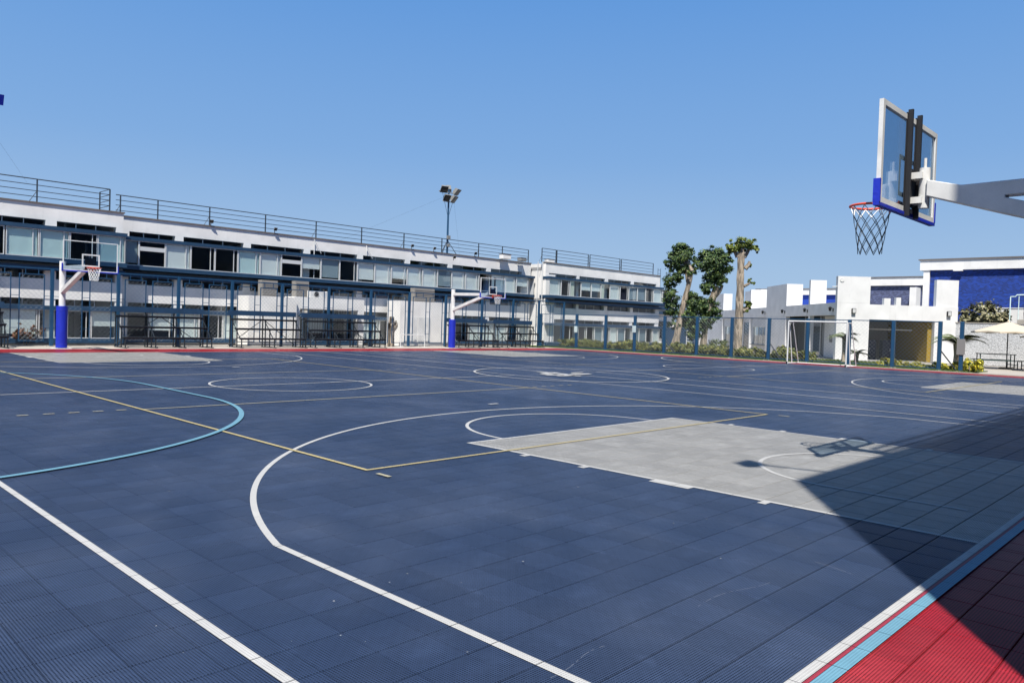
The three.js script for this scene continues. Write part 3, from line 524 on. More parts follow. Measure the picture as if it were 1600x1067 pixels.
// ---------------------------------------------------------------- white building on the right, turned 47.5 degrees to the court
{
  const P0 = [37.5, 0, -16.56], A = -47.5 * PI / 180;
  const b = thing('white_building', 'low white building with roof fins and dark openings behind the goal', 'building', P0, A);
  const p = (name, s0, s1, y0, y1, t0, t1, m = M.plasterB) => mesh(name, bx(s0, s1, y0, y1, -t0, -t1), m, b);
  // side running away along t
  p('beam', 0, .3, 2.7, 3.46, .3, 34);
  p('wall', .002, .3, 0, 2.698, 9.3, 14.05); p('wall', .002, .3, 0, 2.698, 27.9, 34);
  for (const t of [4.66, 18.6, 23.3]) p('pilaster', .0, .3, 0, 2.698, t - .12, t + .12);
  for (const [t0, t1] of [[14.05, 18.48], [23.42, 27.9]]) { // window bays
    p('wall', .16, .32, 0, .5, t0, t1); p('wall', .16, .32, 1.95, 2.698, t0, t1); p('wall', .16, .32, .5, 1.95, t1 - .35, t1); p('wall', .16, .32, .5, 1.95, t0, t0 + .2);
    p('sill', -.05, .34, .45, .5, t0 + .1, t1 - .25, M.steelDark);
    const n = 3, w = (t1 - t0 - .55) / n; for (let k = 0; k < n; k++) { const a = t0 + .2 + k * w, g = new THREE.Group(); g.name = 'window'; b.add(g); mesh('pane', bx(.26, .264, .54, 1.91, -a - .03, -a - w + .03), M.glass, g); mesh('frame', merge([bx(.24, .28, .5, 1.95, -a, -a - .03), bx(.24, .28, .5, 1.95, -a - w + .03, -a - w), bx(.24, .28, .5, .54, -a - .03, -a - w + .03), bx(.24, .28, 1.91, 1.95, -a - .03, -a - w + .03)]), M.alu, g); if (k === 2) mesh('blind', bx(.31, .32, 1.2, 1.95, -a - .05, -a - w + .05), M.blind, g); }
  }
  p('door', .2, .24, .02, 2.3, 19.0, 20.9, M.darkGlass); p('wall', .16, .32, 2.3, 2.698, 18.72, 23.18); p('wall', .16, .32, 0, 2.3, 20.9, 23.18);
  { const g = new THREE.Group(); g.name = 'shopfront'; b.add(g); for (let k = 0; k < 3; k++) { const a = 4.9 + k * 1.44; mesh('pane', bx(.9, .905, .1, 2.6, -a - .03, -a - 1.41), M.glass, g); mesh('mullion', bx(.87, .93, .05, 2.69, -a + .03, -a - .03), M.alu, g); } mesh('kerb', bx(.8, 1.0, 0, .1, -4.8, -9.3), M.plasterGrey, g); }
  p('sill', -.05, .3, .46, .51, 8.4, 9.25, M.steelDark);
  p('wall', 1.0, 1.2, 0, 2.698, 2.2, 4.5, M.plaster); p('door', 1.05, 1.1, .02, 2.4, .45, 2.15, M.darkGlass); p('lintel', 1.0, 1.2, 2.4, 2.698, .3, 2.2);
  { const v = mesh('vent_grille', bx(.985, .999, 1.0, 1.5, -3.1, -3.6), M.floodGrey, b); }
  // front facing the court
  p('front_wall', 0, 1.95, 0, 5.05, 0, .3); p('front_beam', 1.953, 7.2, 2.5, 3.4, .004, .3); p('front_pier', 5.85, 7.2, 0, 2.497, 0, .3);
  p('groove', 0.02, 1.94, 3.455, 3.475, -.004, .001, M.plasterGrey);
  p('fin', 5.9, 7.2, 3.403, 5.0, .05, .35); p('roof_post', 2.8, 3.18, 3.403, 3.8, .02, .28); p('roof_post', 3.52, 3.8, 3.403, 3.86, .02, .28);
  p('yellow_wall', 5.6, 5.84, 0, 2.497, .305, 5.5, std(.30, .20, .015, .8, { map: plasterTex }));
  p('back_wall', 1.3, 5.6, 0, 2.9, 5.5, 5.7, M.inner); p('side_wall', 1.3, 1.5, 0, 2.9, .31, 5.5, M.inner);
  p('rail', 2.0, 5.84, 1.9, 1.97, 2.2, 2.3, M.plaster);
  p('roof', .3, 7.2, 3.1, 3.3, .3, 34, M.plasterGrey); p('far_wall', 7.0, 7.2, 0, 3.1, .31, 34); p('floor', .3, 7.0, -.02, .02, .3, 34, M.inner); p('inner_wall', 4.0, 4.15, .02, 3.1, 5.8, 34, M.inner); p('end_wall', .3, 7, 0, 3.1, 33.8, 34);
  // roof fins and boxes
  p('roof_box', .0, 1.15, 3.463, 5.07, 9.3, 14.05); p('fin', 0, 1.05, 3.463, 5.08, 4.55, 4.8); p('fin', 0, 1.2, 3.463, 5.07, 18.45, 18.75); p('roof_box', 1.3, 2.4, 3.3, 5.2, 20, 25); p('roof_box', 0, .85, 3.463, 5.1, 27.8, 33.2);
  for (const [t, s] of [[.55, 0], [4.95, 0], [9.55, 0], [14.3, 0], [28.0, 0]]) { const l = new THREE.Group(); l.name = 'wall_lamp'; l.position.set(-.004, 3.02, -t); b.add(l); mesh('back_plate', bx(-.03, 0, -.1, .1, -.06, .06), M.black, l); mesh('arm', bar([-.02, .08, 0], [-.2, .14, 0], .014, 6), M.black, l); mesh('lantern', new THREE.CylinderGeometry(.1, .07, .2, 6).translate(-.2, .02, 0), M.darkGlass, l); mesh('cap', new THREE.ConeGeometry(.13, .1, 6).translate(-.2, .17, 0), M.black, l); }
  for (const s of [.98, 6.64]) { const l = new THREE.Group(); l.name = 'wall_light'; l.position.set(s, 2.98, .004); b.add(l); mesh('body', new RoundedBoxGeometry(.24, .3, .14, 1, .02).translate(0, 0, .07), M.black, l); mesh('lens', bx(-.09, .09, -.12, .12, .1405, .146), M.alu, l); }
  mesh('vent_disc', new THREE.CylinderGeometry(.13, .13, .03, 24).rotateX(PI / 2).translate(.24, 4.83, .016), M.white, b);
  mesh('camera_arm', bar([-.3, 4.4, -.1], [0, 4.42, -.1], .03, 6), M.white, b);
  // things kept under the roof
  const navy = std(.018, .035, .085, .6, { map: paintTex });
  [[3.0, 'wide navy locker in the shade of the open room'], [4.3, 'navy locker nearest the yellow wall']].forEach(([s, l], i) => { const k = thing('locker', l, 'locker', [37.5 + s * .676 + 2.6 * .737, 0, -16.56 + s * .737 - 2.6 * .676], A); mesh('body', new RoundedBoxGeometry(.95 - i * .1, 1.25, .5, 1, .02).translate(0, .63, 0), navy, k); mesh('door', bx(-.42, -.01, .1, 1.2, .251, .262), navy, k); mesh('door', bx(.01, .36, .1, 1.2, .251, .262), navy, k); mesh('handle', bx(.03, .05, .55, .75, .263, .28), M.alu, k); });
}
// taller halls behind
const brickTex = (r, g, b2, s) => tex(512, (u, v) => { const row = Math.floor(v * 32), x = (u * 16 + (row % 2) * .5), cxx = Math.floor(x) % 16, m = (v * 32 % 1 < .14 || x % 1 < .07); const k = .82 + .36 * hash(cxx, row, s) - .1 * fbm(u * 6, v * 6, s, 3, 6); const q = m ? .78 : 1; return [cl(r * k * q), cl(g * k * q), cl(b2 * k * q)]; }, true, .42);
const brickBump = tex(512, (u, v) => { const row = Math.floor(v * 32), x = (u * 16 + (row % 2) * .5), m = (v * 32 % 1 < .14 || x % 1 < .07) ? 0 : 1; return [m, m, m]; }, false, .42);
M.brickBlue = new THREE.MeshStandardMaterial({ map: brickTex(.06, .23, .57, 5), bumpMap: brickBump, bumpScale: .012, roughness: .7 });
M.brickNavy = new THREE.MeshStandardMaterial({ map: brickTex(.34, .37, .50, 9), bumpMap: brickBump, bumpScale: .012, roughness: .8 });
{
  const h = thing('blue_brick_hall', 'tall hall of bright blue painted brick with white frame at right', 'building', [50, 0, 0]);
  mesh('wall', bu(.05, 9, 0, 6.25, -9, 15.0), M.brickBlue, h); mesh('frieze', bu(-.18, 9.1, 6.25, 6.95, -9, 15.62), M.plaster, h); mesh('column', bu(-.1, 9, 0, 6.25, 15.003, 15.4), M.plaster, h); mesh('coping', bu(-.26, 9.2, 6.95, 7.03, -9, 15.72), M.coping, h);
  mesh('drain_spout', bu(-.25, -.18, 6.15, 6.25, 12.9, 13.5), M.plaster, h);
  const k = thing('brick_hall', 'long far hall with grey-blue brick and white frieze behind the white building', 'building', [60, 0, 0]);
  mesh('wall', bu(.05, 9, 0, 5.82, 18.4, 24.9), M.brickNavy, k); mesh('painted_wall', bu(.05, 9, 0, 5.05, 24.903, 33), std(.012, .06, .42, .7, { map: paintTex }), k); mesh('frieze', bu(-.15, 9.1, 5.82, 6.5, 18.1, 24.9), M.plaster, k); mesh('frieze', bu(-.15, 9.1, 5.05, 5.58, 24.903, 33), M.plaster, k);
  mesh('coping', bu(-.22, 9.2, 6.5, 6.57, 18.0, 24.9), M.coping, k); mesh('coping', bu(-.22, 9.2, 5.58, 5.64, 24.91, 33), M.coping, k); mesh('buttress', bu(-1.1, .05, 0, 5.6, 18.45, 18.95), M.plaster, k);
  const w = thing('rendered_wall', 'rough pale stone-dash garden wall behind the parasol', 'wall', [42.3, 0, 0]);
  const dash = tex(512, (u, v) => { const a = fbm(u * 64, v * 64, 201, 3, 64), c = .86 + .34 * (a - .5); return [cl(c), cl(c * 1.0), cl(c * .99)]; }, true, .45), dashB = tex(512, (u, v) => { const a = fbm(u * 64, v * 64, 201, 3, 64); return [a, a, a]; }, false, .45);
  mesh('panel', bu(0, .25, 0, 2.45, -9, 11.6), new THREE.MeshStandardMaterial({ color: lin(.66, .67, .69), map: dash, bumpMap: dashB, bumpScale: .03, roughness: .95 }), w); mesh('coping', bu(-.03, .28, 2.45, 2.5, -9, 11.6), M.concrete, w);
  const wb = thing('low_white_wall', 'low white wall between the clipped shrub and the tank', 'wall', [45.5, 0, 0]); mesh('wall', bu(0, .2, 0, 3.45, -3, 10.4), M.plaster, wb); mesh('coping', bu(-.03, .23, 3.45, 3.5, -3, 10.4), M.plaster, wb);
  const bw = thing('blue_wall', 'short dark blue wall behind the leaning tree', 'wall', [44, 0, -33]); mesh('panel', bx(0, 5.5, 0, 1.6, -.1, .1), M.blueFascia, bw); mesh('cap', bx(-.05, 5.55, 1.6, 1.66, -.13, .13), M.blueFascia, bw);
}
// water tank with its pipes, beyond the garden wall
{
  const t = thing('water_tank', 'black ribbed plastic water tank above the garden wall', 'water tank', [43.9, 0, -7.2]);
  const prof = [[0, 4.35], [.25, 4.33], [.6, 4.2], [.95, 4.02], [1.0, 3.95], [.98, 3.6], [1.0, 3.55], [.98, 3.2], [1.0, 3.15], [.97, 2.8], [.95, 2.72]].map(a => new THREE.Vector2(...a));
  mesh('body', new THREE.LatheGeometry(prof, 32), M.black, t); mesh('stand', bx(-1.1, 1.1, 2.5, 2.72, -1.1, 1.1), M.concrete, t); for (const [x, z] of [[-.9, -.9], [.9, -.9], [-.9, .9], [.9, .9]]) mesh('leg', bx(x - .1, x + .1, 0, 2.5, z - .1, z + .1), M.concrete, t);
  const k = thing('water_pipe', 'pale bent water pipes running up to the black tank', 'pipe', [42.9, 0, -8.2]);
  mesh('riser', bar([0, 2.4, -.5], [0, 4.05, -.5], .03, 8), M.blindTeal, k); mesh('riser', bar([.1, 2.4, -.1], [.1, 4.1, -.1], .022, 8), M.blindTeal, k); mesh('elbow', bar([0, 4.05, -.5], [0, 4.05, -.25], .03, 8), M.blindTeal, k); mesh('drop', bar([0, 4.05, -.25], [0, 4.15, -.2], .03, 8), M.blindTeal, k); mesh('run', bar([0, 4.15, -.2], [.6, 4.2, .7], .03, 8), M.blindTeal, k);
}

// ---------------------------------------------------------------- foliage
function leafMat(r, g, b, o = {}) { return new THREE.MeshStandardMaterial({ color: lin(1, 1, 1), vertexColors: true, roughness: .55, side: THREE.DoubleSide, ...o }); }
M.leaf = leafMat();
function leaves(blobs, size, tones, dens, shell = .55) { // blobs: [x,y,z,rx,ry,rz]
  const p = [], c = [], nrm = [], v = new THREE.Vector3(), n = new THREE.Vector3(), t1 = new THREE.Vector3(), t2 = new THREE.Vector3();
  for (const [bx0, by, bz, rx, ry, rz, tn] of blobs) {
    const S = rx * ry + ry * rz + rx * rz, K = Math.max(5, Math.round(S * 30)), N = Math.round(dens * S * 4.2), cs = [];
    while (cs.length < K) { v.set(R(-1, 1), R(-1, 1), R(-1, 1)); const l = v.length(); if (l > 1 || l < .01) continue; v.multiplyScalar(Math.pow(R(shell * shell, 1.1), .5) / l); cs.push([v.x * rx, v.y * ry, v.z * rz, R(.35, 1) * .34 * Math.cbrt(rx * ry * rz)]); }
    for (let i = 0; i < N; i++) {
      const q0 = cs[Math.floor(rnd() * K)], cr = q0[3], g3 = () => (rnd() + rnd() + rnd() - 1.5) * 1.15; const ox = q0[0] + g3() * cr, oy = q0[1] + g3() * cr * .8, oz = q0[2] + g3() * cr;
      v.set(ox / rx, oy / ry, oz / rz).normalize();
      n.copy(v).addScaledVector(new THREE.Vector3(R(-1, 1), R(-1, 1) + .35, R(-1, 1)), .8).normalize();
      t1.set(R(-1, 1), R(-1, 1), R(-1, 1)).cross(n).normalize(); t2.crossVectors(n, t1);
      const s = size * R(.65, 1.35), w = s * .55, cx = bx0 + ox, cy = by + oy, cz = bz + oz;
      const tone = tones[Math.min(tones.length - 1, Math.floor(Math.pow(rnd(), tn ?? 1.2) * tones.length))], k = R(.8, 1.25);
      const q = [[-s, 0, 0], [0, w, .25 * w], [s, 0, 0], [0, -w, .25 * w]].map(([a, b2, d]) => [cx + t1.x * a + t2.x * b2 + n.x * d, cy + t1.y * a + t2.y * b2 + n.y * d, cz + t1.z * a + t2.z * b2 + n.z * d]);
      for (const m of [0, 1, 2, 0, 2, 3]) { p.push(...q[m]); c.push(tone[0] * k, tone[1] * k, tone[2] * k); nrm.push(n.x, n.y, n.z); }
    }
  }
  const g = new THREE.BufferGeometry(); g.setAttribute('position', new THREE.Float32BufferAttribute(p, 3)); g.setAttribute('color', new THREE.Float32BufferAttribute(c, 3)); g.setAttribute('normal', new THREE.Float32BufferAttribute(nrm, 3)); g.computeVertexNormals(); return g;
}
const barkTex = tex(256, (u, v) => { const a = fbm(u * 10, v * 4, 301, 4, 10), s = fbm(u * 30, v * 5, 311, 3, 30), k = .72 + .6 * (a - .5) + .5 * (s - .5); return [cl(.84 * k), cl(.77 * k), cl(.68 * k)]; }, true, 1);
M.bark = new THREE.MeshStandardMaterial({ map: barkTex, bumpMap: tex(256, (u, v) => { const s = fbm(u * 24, v * 5, 311, 4, 24); return [s, s, s]; }, false, 1), bumpScale: .05, roughness: .95 });
function trunk(pts, seg = 14) { // pts: [x,y,z,r] ; uneven tapering tube
  const P = pts.map(a => new THREE.Vector3(a[0], a[1], a[2])), c = new THREE.CatmullRomCurve3(P), n = 36, g = new THREE.BufferGeometry(), pos = [], uv = [], idx = [];
  for (let i = 0; i <= n; i++) { const t = i / n, q = c.getPoint(t), f = t * (pts.length - 1), k = Math.min(pts.length - 2, Math.floor(f)), r0 = pts[k][3] + (pts[k + 1][3] - pts[k][3]) * (f - k); const d = c.getTangent(t), a = new THREE.Vector3(0, 0, 1).cross(d).normalize(), b = d.clone().cross(a);
    for (let j = 0; j <= seg; j++) { const th = j % seg / seg * 2 * PI, r = r0 * (.88 + .26 * vn(th * 1.3 + 3, q.y * 1.7 + 5, 41) + .08 * Math.sin(th * 5 + q.y)); pos.push(q.x + (a.x * Math.cos(th) + b.x * Math.sin(th)) * r, q.y + (a.y * Math.cos(th) + b.y * Math.sin(th)) * r, q.z + (a.z * Math.cos(th) + b.z * Math.sin(th)) * r); uv.push(j / seg * 1.5, q.y * .6); } }
  for (let i = 0; i < n; i++) for (let j = 0; j < seg; j++) { const a = i * (seg + 1) + j, b = a + seg + 1; idx.push(a, b, a + 1, b, b + 1, a + 1); }
  g.setAttribute('position', new THREE.Float32BufferAttribute(pos, 3)); g.setAttribute('uv', new THREE.Float32BufferAttribute(uv, 2)); g.setIndex(idx); g.computeVertexNormals(); return g.toNonIndexed();
}
const DARK = [[.016, .040, .012], [.026, .060, .016], [.040, .085, .020], [.075, .125, .028], [.13, .18, .035]];
const LIME = [[.05, .085, .016], [.10, .15, .022], [.18, .22, .03], [.24, .26, .045]];
{
  // right/left in the picture runs along (.70,-.72) in (x, -u): use x offset with z offset of the same sign
  const a = thing('leafy_tree', 'leaning tree with pale forked trunk beside the school', 'tree', [32.4, 0, -24.6]);
  mesh('trunk', merge([trunk([[0, 0, 0, .31], [.1, 1.1, .1, .22], [.22, 2.2, .22, .185], [.36, 3.5, .42, .165], [.48, 4.6, .62, .15], [.50, 5.4, .78, .11]]), trunk([[.44, 4.5, .6, .16], [.40, 5.2, .45, .13], [.28, 5.9, .3, .10], [.2, 6.3, .2, .07]]), trunk([[.48, 5.2, .76, .14], [.36, 5.8, .46, .10], [.26, 6.4, .2, .06]])]), M.bark, a);
  mesh('crown', leaves([[.25, 6.05, .05, .68, .8, .68], [-.05, 5.75, -.25, .5, .6, .5], [.5, 6.3, .4, .5, .5, .5], [.25, 6.6, .1, .5, .35, .5], [.72, 5.55, .85, .34, .42, .34, .6], [-.12, 4.55, -.3, .5, .58, .5], [.12, 4.9, .1, .4, .4, .4], [-.1, 3.6, -.25, .46, .6, .46], [.1, 2.9, -.3, .5, .6, .5], [.2, 5.25, .5, .4, .32, .42, .5], [.75, 3.3, .8, .5, .65, .5], [.5, 2.3, .4, .55, .65, .55], [.1, 1.9, -.1, .4, .5, .4]], .062, DARK, 560, .4), M.leaf, a);
  const b = thing('leafy_tree', 'dense dark tree with rounded crown between the two pale trunks', 'tree', [36.75, 0, -25.1]);
  mesh('trunk', merge([trunk([[0, 0, 0, .24], [.05, 1.2, .05, .2], [.1, 2.4, .15, .19], [.25, 3.6, .4, .22], [.4, 4.5, .6, .2]]), trunk([[.25, 3.6, .4, .14], [.6, 4.2, .75, .13], [.7, 4.6, .9, .08]])]), M.bark, b);
  mesh('crown', leaves([[.3, 6.0, .5, .85, 1.05, .85], [-.1, 6.2, .1, .65, .75, .65], [.7, 6.1, .95, .6, .8, .6], [.3, 6.75, .5, .55, .4, .55], [.25, 5.0, .4, .6, .65, .6], [.0, 4.4, .15, .45, .5, .45], [.6, 4.9, .85, .4, .35, .4], [-.3, 3.2, -.5, .75, .6, .75], [.15, 3.1, .2, .65, .6, .65], [-.6, 2.3, -.85, .65, .6, .65], [.1, 2.1, .2, .6, .6, .6], [-.3, 1.4, -.4, .6, .6, .6], [.5, 2.7, .7, .4, .5, .4]], .066, DARK, 640, .4), M.leaf, b);
  const s = thing('pollarded_tree', 'thick bare pale trunk with a small lime tuft on top', 'tree', [33.42, 0, -20.82]);
  mesh('trunk', merge([trunk([[0, 0, 0, .32], [.0, 1.0, 0, .25], [.02, 2.4, .02, .225], [0, 3.8, 0, .21], [0, 5.0, 0, .205], [.02, 6.1, 0, .19], [.02, 6.5, 0, .12]], 18), trunk([[.1, 5.3, .25, .15], [.22, 5.55, .4, .11], [.26, 5.75, .42, .06]]), trunk([[-.1, 6.0, -.15, .13], [-.22, 6.35, -.3, .09], [-.3, 6.6, -.38, .05]]), trunk([[.1, 6.0, .15, .13], [.22, 6.35, .32, .09], [.3, 6.7, .4, .05]]), trunk([[.1, 2.75, .2, .14], [.3, 2.9, .38, .08], [.36, 3.05, .42, .04]]), trunk([[.1, 4.25, .2, .1], [.3, 4.4, .4, .07], [.4, 4.55, .5, .03]])]), M.bark, s);
  mesh('crown', leaves([[-.05, 6.75, 0, .62, .36, .62], [.35, 6.72, .4, .45, .36, .45], [-.35, 6.6, -.4, .4, .42, .4], [.55, 6.45, .6, .22, .35, .22], [.42, 4.55, .5, .2, .2, .2], [.36, 3.0, .45, .32, .42, .32], [.3, 5.55, .42, .14, .2, .14], [-.5, 6.35, -.5, .18, .3, .18]], .055, LIME, 900, .2), M.leaf, s);
  const st = thing('tree_stump', 'thick cut-back tree trunk standing behind the fence', 'tree', [17.5, 0, -34.15]);
  mesh('trunk', merge([trunk([[0, 0, 0, .20], [0, .6, 0, .17], [0, 1.2, 0, .2], [.02, 1.5, 0, .15], [0, 1.72, 0, .11]]), trunk([[.05, .95, .05, .14], [.25, 1.2, .08, .13], [.28, 1.4, .08, .07]])]), M.bark, st);
  mesh('crown', leaves([[.12, 1.5, .1, .22, .2, .2], [-.1, 1.2, .1, .15, .25, .15]], .045, [[.10, .07, .03], [.16, .11, .05]], 300), M.leaf, st);
}
// hedge shrubs behind the right fence
const HEDGE = [[.035, .058, .012], [.08, .105, .018], [.15, .175, .03], [.24, .24, .045], [.32, .29, .09]];
const hedgeGeo = [0, 1, 2, 3].map(() => leaves([[0, .33, 0, .62, .34, .55], [.28, .38, .25, .42, .3, .42], [-.28, .36, -.3, .42, .3, .4], [0, .22, .5, .4, .25, .4]], .05, HEDGE, 620, .25));
{
  const spots = []; for (let k = 0; k < 17; k++) { const u = 32.2 - k * 1.02; if (u < 26.9 && u > 26.2) continue; spots.push(u); }
  const names = ['at the corner by the last bleacher', 'second from the last bleacher', 'third from the last bleacher', 'fourth from the last bleacher', 'left of the first thick blue post', 'at the first thick blue post', 'right of the first thick blue post', 'left of the second blue post', 'below the leaning tree', 'between the leaning tree and the dark tree', 'below the dark tree', 'left of the thick pale trunk', 'at the foot of the thick pale trunk', 'right of the thick pale trunk', 'under the first dark window', 'under the second dark window', 'at the goal end of the hedge'];
  spots.forEach((u, i) => { const g = thing('hedge_shrub', 'yellow-green hedge shrub ' + names[i % names.length], 'shrub', [31.05 + R(-.12, .12), 0, -u], R(0, 6), 'yellow-green hedge shrubs behind the fence'); const s = R(.9, 1.15); g.scale.set(s, s * R(.75, 1.1), s); mesh('foliage', hedgeGeo[i % 4], M.leaf, g); mesh('stem', bar([0, 0, 0], [0, .35, 0], .03, 6), M.bark, g); });
  const YEL = [[.20, .20, .02], [.42, .36, .02], [.55, .46, .03], [.10, .15, .02]], yg = [0, 1].map(() => leaves([[0, .2, 0, .5, .22, .45], [.25, .24, .2, .3, .2, .3]], .045, YEL, 480, .3));
  [[11.6, 'left end of the row under the open room'], [10.8, 'second in the row under the open room'], [10.0, 'third in the row under the open room'], [9.2, 'beside the small palm'], [8.6, 'under the grey meter box'], [7.75, 'outside the last blue post']].forEach(([u, l], i) => { const g = thing('yellow_shrub', 'bright yellow flowering shrub, ' + l, 'shrub', [30.75 + (i === 5 ? -.3 : .2), 0, -u], i * 1.3, 'bright yellow shrubs at the right'); const s = i === 5 ? 1.35 : R(.8, 1.05); g.scale.setScalar(s); mesh('foliage', yg[i % 2], M.leaf, g); mesh('stem', bar([0, 0, 0], [0, .2, 0], .025, 6), M.bark, g); });
  const rb = thing('round_bush', 'clipped round green bush left of the grey wall windows', 'shrub', [37.2, 0, -24.3]); mesh('foliage', leaves([[0, .45, 0, .75, .5, .75]], .05, [[.05, .07, .015], [.08, .10, .02]], 500, .5), M.leaf, rb); mesh('stem', bar([0, 0, 0], [0, .4, 0], .04, 6), M.bark, rb);
  const cr = thing('red_leaf_shrub', 'red-brown leafy shrub behind the left padded pole', 'shrub', [-.55, 0, -34.9]); mesh('foliage', leaves([[0, .5, 0, .33, .36, .28], [.36, .62, 0, .28, .4, .24], [-.3, .6, 0, .22, .3, .22]], .06, [[.08, .03, .02], [.16, .06, .035], [.26, .13, .08], [.05, .05, .02]], 200, .1), M.leaf, cr); for (const x of [-.2, .05, .3]) mesh('stem', bar([x * .3, 0, 0], [x, .7, 0], .018, 5), M.bark, cr);
  const tp = thing('wall_top_shrub', 'grey-green leathery shrub above the garden wall', 'shrub', [43.2, 0, -10.05]); mesh('foliage', leaves([[0, 3.0, 0, .8, .75, .85], [-.1, 2.8, -.75, .6, .5, .6], [.1, 2.85, .8, .6, .55, .6], [0, 2.6, .2, .7, .45, 1.1]], .11, [[.04, .045, .02], [.10, .105, .045], [.20, .19, .10], [.30, .27, .16]], 150, .35), M.leaf, tp); for (const z of [-.5, .1, .6]) mesh('stem', bar([0, 0, z * .4], [0, 2.6, z], .05, 6), M.bark, tp);
  // lawn blades
  const bg = new THREE.BufferGeometry(); bg.setAttribute('position', new THREE.Float32BufferAttribute([-.012, 0, 0, .012, 0, 0, .004, .11, .02, -.02, 0, .02, .0, 0, .03, -.03, .09, .0], 3)); bg.computeVertexNormals();
  const N = 26000, im = new THREE.InstancedMesh(bg, std(.075, .115, .022, .9), N), m4 = new THREE.Matrix4(), q = new THREE.Quaternion(), up = new THREE.Vector3(0, 1, 0);
  for (let i = 0; i < N; i++) { const u = R(7.7, 34), x = u < 10 ? R(29.5, 33) : R(29.5, u < 20 ? 36 : 34); q.setFromAxisAngle(up, R(0, 6.28)); const s = R(.5, 1.1); m4.compose(new THREE.Vector3(x, .01, -u), q, new THREE.Vector3(s * 1.5, s, s * 1.5)); im.setMatrixAt(i, m4); im.setColorAt(i, lin(R(.6, 1.4), R(.7, 1.2), R(.6, 1.2))); }
  im.name = 'grass'; im.userData = { kind: 'stuff', label: 'short green grass of the lawn strip behind the fence', category: 'grass' }; sh(im); scene.add(im);
}
// small palms
function palm(label, x, u, h, r, n, L) {
  const g = thing('small_palm', label, 'palm', [x, 0, -u], R(0, 6), 'small palms by the white building');
  mesh('trunk', trunk([[0, 0, 0, r * 1.3], [.02, h * .5, 0, r], [.03, h, 0, r * 1.15]], 12), M.bark, g);
  const fr = []; for (let i = 0; i < n; i++) {
    const a = i / n * 2 * PI + R(-.2, .2), el = R(.5, 1.45), len = L * R(.8, 1.1), dir = [Math.cos(a), Math.sin(a)]; let prev = [0.03, h, 0]; const K = 11, col = [];
    const pt = t => [dir[0] * len * t * Math.cos(el * (1 - t * .4)) + .03, h + len * (Math.sin(el) * t - .75 * t * t), dir[1] * len * t * Math.cos(el * (1 - t * .4))];
    for (let k = 1; k <= K; k++) { const q = pt(k / K); fr.push(bar(prev, q, .012 * (1.1 - k / K), 3)); const ll = len * .30 * Math.sin(PI * Math.min(.92, .15 + k / K * .8));
      for (const s of [-1, 1]) for (const o of [0, .33, .66]) { const mid = [prev[0] + (q[0] - prev[0]) * o, prev[1] + (q[1] - prev[1]) * o, prev[2] + (q[2] - prev[2]) * o]; const tip = [mid[0] - dir[1] * s * ll * .8 + dir[0] * ll * .5, mid[1] - ll * .25, mid[2] + dir[0] * s * ll * .8 + dir[1] * ll * .5]; const w = .03; const b2 = new THREE.BufferGeometry(); const wv = [dir[0] * w, 0, dir[1] * w]; b2.setAttribute('position', new THREE.Float32BufferAttribute([mid[0] - wv[0], mid[1], mid[2] - wv[2], mid[0] + wv[0], mid[1], mid[2] + wv[2], ...tip], 3)); b2.setAttribute('normal', new THREE.Float32BufferAttribute([0, 1, 0, 0, 1, 0, 0, 1, 0], 3)); b2.setAttribute('uv', new THREE.Float32BufferAttribute([0, 0, 1, 0, 0, 1], 2)); fr.push(b2); } prev = q; }
  }
  mesh('fronds', merge(fr), std(.15, .18, .07, .7), g); return g;
}
palm('small palm seen through the white goal', 32.6, 14.15, 1.35, .13, 14, 1.0);
palm('stub of a palm right of the goal', 32.75, 13.62, .55, .11, 9, .8);
palm('feathery palm behind the last two blue posts', 36.55, 9.8, 1.25, .15, 18, 1.7);
// parasols and table
function parasol(label, x, u, hgt, r) {
  const g = thing('parasol', label, 'parasol', [x, 0, -u], 0, 'beige parasols');
  mesh('pole', merge([bar([0, 0, 0], [0, hgt, 0], .028, 10), bx(-.3, .3, 0, .06, -.3, .3)]), M.steelDark, g);
  const p = [], n = 8, y1 = hgt - .04, y0 = hgt - .62; for (let i = 0; i < n; i++) { const a = i / n * 2 * PI, b = (i + 1) / n * 2 * PI, m = (a + b) / 2; const A = [r * Math.cos(a), y0, r * Math.sin(a)], B = [r * Math.cos(b), y0, r * Math.sin(b)], Mx = [r * .9 * Math.cos(m), y0 + .05, r * .9 * Math.sin(m)]; p.push(0, y1, 0, ...Mx, ...A, 0, y1, 0, ...B, ...Mx); const dn = v => [v[0], v[1] - .07, v[2]]; p.push(...A, ...Mx, ...dn(A), ...Mx, ...dn(Mx), ...dn(A), ...Mx, ...B, ...dn(Mx), ...B, ...dn(B), ...dn(Mx)); }
  const c = new THREE.BufferGeometry(); c.setAttribute('position', new THREE.Float32BufferAttribute(p, 3)); c.computeVertexNormals(); mesh('canopy', c, std(.50, .43, .33, .9), g);
  for (let i = 0; i < n; i++) { const a = i / n * 2 * PI; mesh('rib', bar([0, y1 - .03, 0], [r * .98 * Math.cos(a), y0 - .01, r * .98 * Math.sin(a)], .012, 4), M.steelDark, g); }
  mesh('finial', new THREE.ConeGeometry(.06, .12, 8).translate(0, hgt + .03, 0), std(.50, .43, .33, .9), g); return g;
}
parasol('beige parasol over the picnic table by the garden wall', 38.48, 7.88, 2.55, 1.75);
parasol('second beige parasol just cut by the right edge', 37.2, 5.6, 2.35, 1.5);
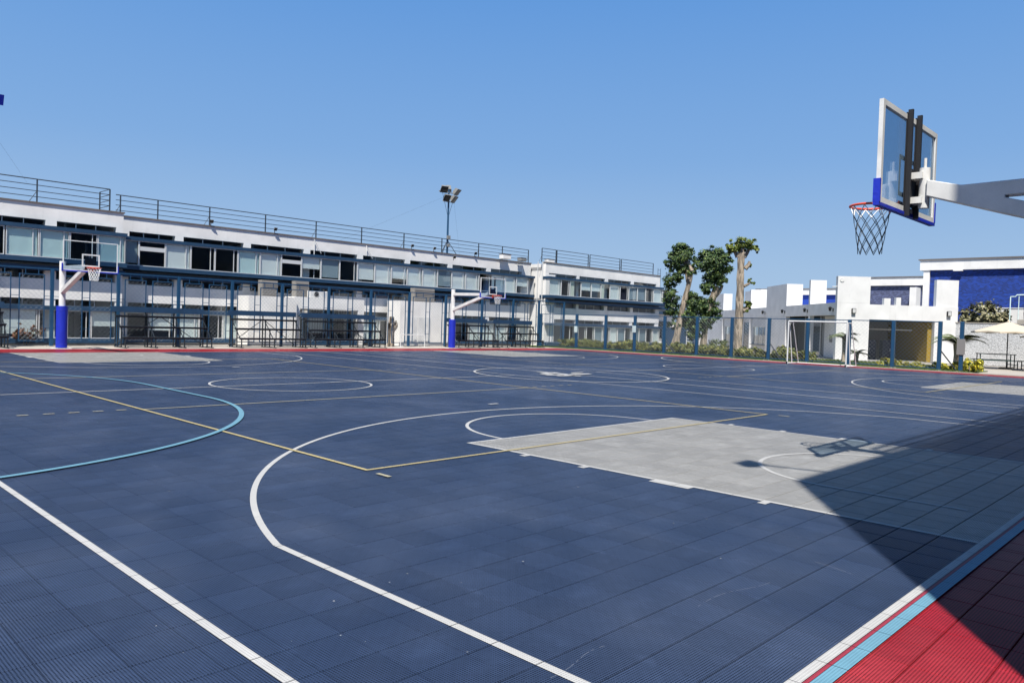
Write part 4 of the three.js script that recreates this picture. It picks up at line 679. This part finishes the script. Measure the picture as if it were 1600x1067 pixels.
function picnic(label, x, u) {
  const g = thing('picnic_table', label, 'table', [x, 0, -u], .5, 'dark green picnic tables'); const m = std(.012, .04, .04, .5);
  mesh('table_top', new RoundedBoxGeometry(.7, .04, 1.7, 1, .01).translate(0, .76, 0), m, g); for (const s of [-1, 1]) { mesh('bench', new RoundedBoxGeometry(.28, .04, 1.9, 1, .01).translate(s * .75, .44, 0), m, g); for (const z of [-.8, .8]) { mesh('leg', bx(s * .75 - .02, s * .75 + .02, 0, .42, z - .02, z + .02), m, g); mesh('leg', bx(s * .28 - .02, s * .28 + .02, 0, .74, z - .02, z + .02), m, g); } mesh('brace', bx(-.75, .75, .2, .24, s * .8 + .021, s * .8 + .05), m, g); }
  return g;
}
picnic('dark green picnic table under the nearer edge of the parasol', 38.0, 8.3); picnic('dark green picnic table cut by the right picture edge', 38.0, 6.1);
{
  const g = thing('trellis_gate', 'small white lattice gate left of the grey wall', 'gate', [39.5, 0, -27.6], -.8); for (let k = 0; k < 5; k++) { mesh('slat', bx(-.4 + k * .2 - .02, -.4 + k * .2 + .02, 0.05, 1.45, -.015, .0), M.white, g); } for (let k = 0; k < 8; k++) mesh('rail', bx(-.42, .42, .08 + k * .19, .12 + k * .19, .001, .016), M.white, g);
}
// ---------------------------------------------------------------- tall block behind the near baseline that shades the right of the court
{
  const H = 11, U0 = 1.97 - .36 * H, X0 = -1.23 - .49 * H;
  const b = thing('shading_block', 'tall unseen dark-fronted block behind the near baseline, outside the picture at right', 'building', [0, 0, -U0]);
  mesh('wall', bx(X0, 45, 0, H, 0, .3), M.blueFascia, b); mesh('side_wall', bx(X0, X0 + .3, 0, H, .3, 10), M.plaster, b); mesh('roof', bx(X0 + .3, 45, H - .4, H - .2, .3, 10), M.concrete, b); mesh('far_wall', bx(X0 + .3, 45, 0, H, 9.7, 10), M.plaster, b);  // unseen front wall coloured navy to cut light bounced into the shade
  for (let s = 0; s < 3; s++) for (let k = 0; k < 9; k++) mesh('window', bx(X0 + 2 + k * 5, X0 + 5.4 + k * 5, 1.6 + s * 3.6, 3.2 + s * 3.6, -.03, -.003), M.darkGlass, b);
  const r = thing('roof_railing', 'steel railing on the roof edge of the block outside the picture', 'railing', [0, H, -U0]); for (const y of [.5, 1.0]) mesh('rail', bar([X0 + 2.6, y, .1], [45, y, .1], .055, 6), M.rail, r); for (let x = X0 + 2.6; x < 45; x += 2.6) mesh('post', bx(x - .03, x + .03, 0, 1, .07, .13), M.rail, r);
  const f = thing('arm_floodlight', 'floodlight on an arm reaching out from the roof edge outside the picture', 'floodlight', [X0 + .9, H - .2, -U0]); mesh('arm', bar([0, 0, 0], [-.25, .05, -.72], .03, 6), M.floodGrey, f); lampHead(f, -.28, .05, -.8, PI, .3, .7);
}
console.log('all built');
renderer.render(scene, camera);
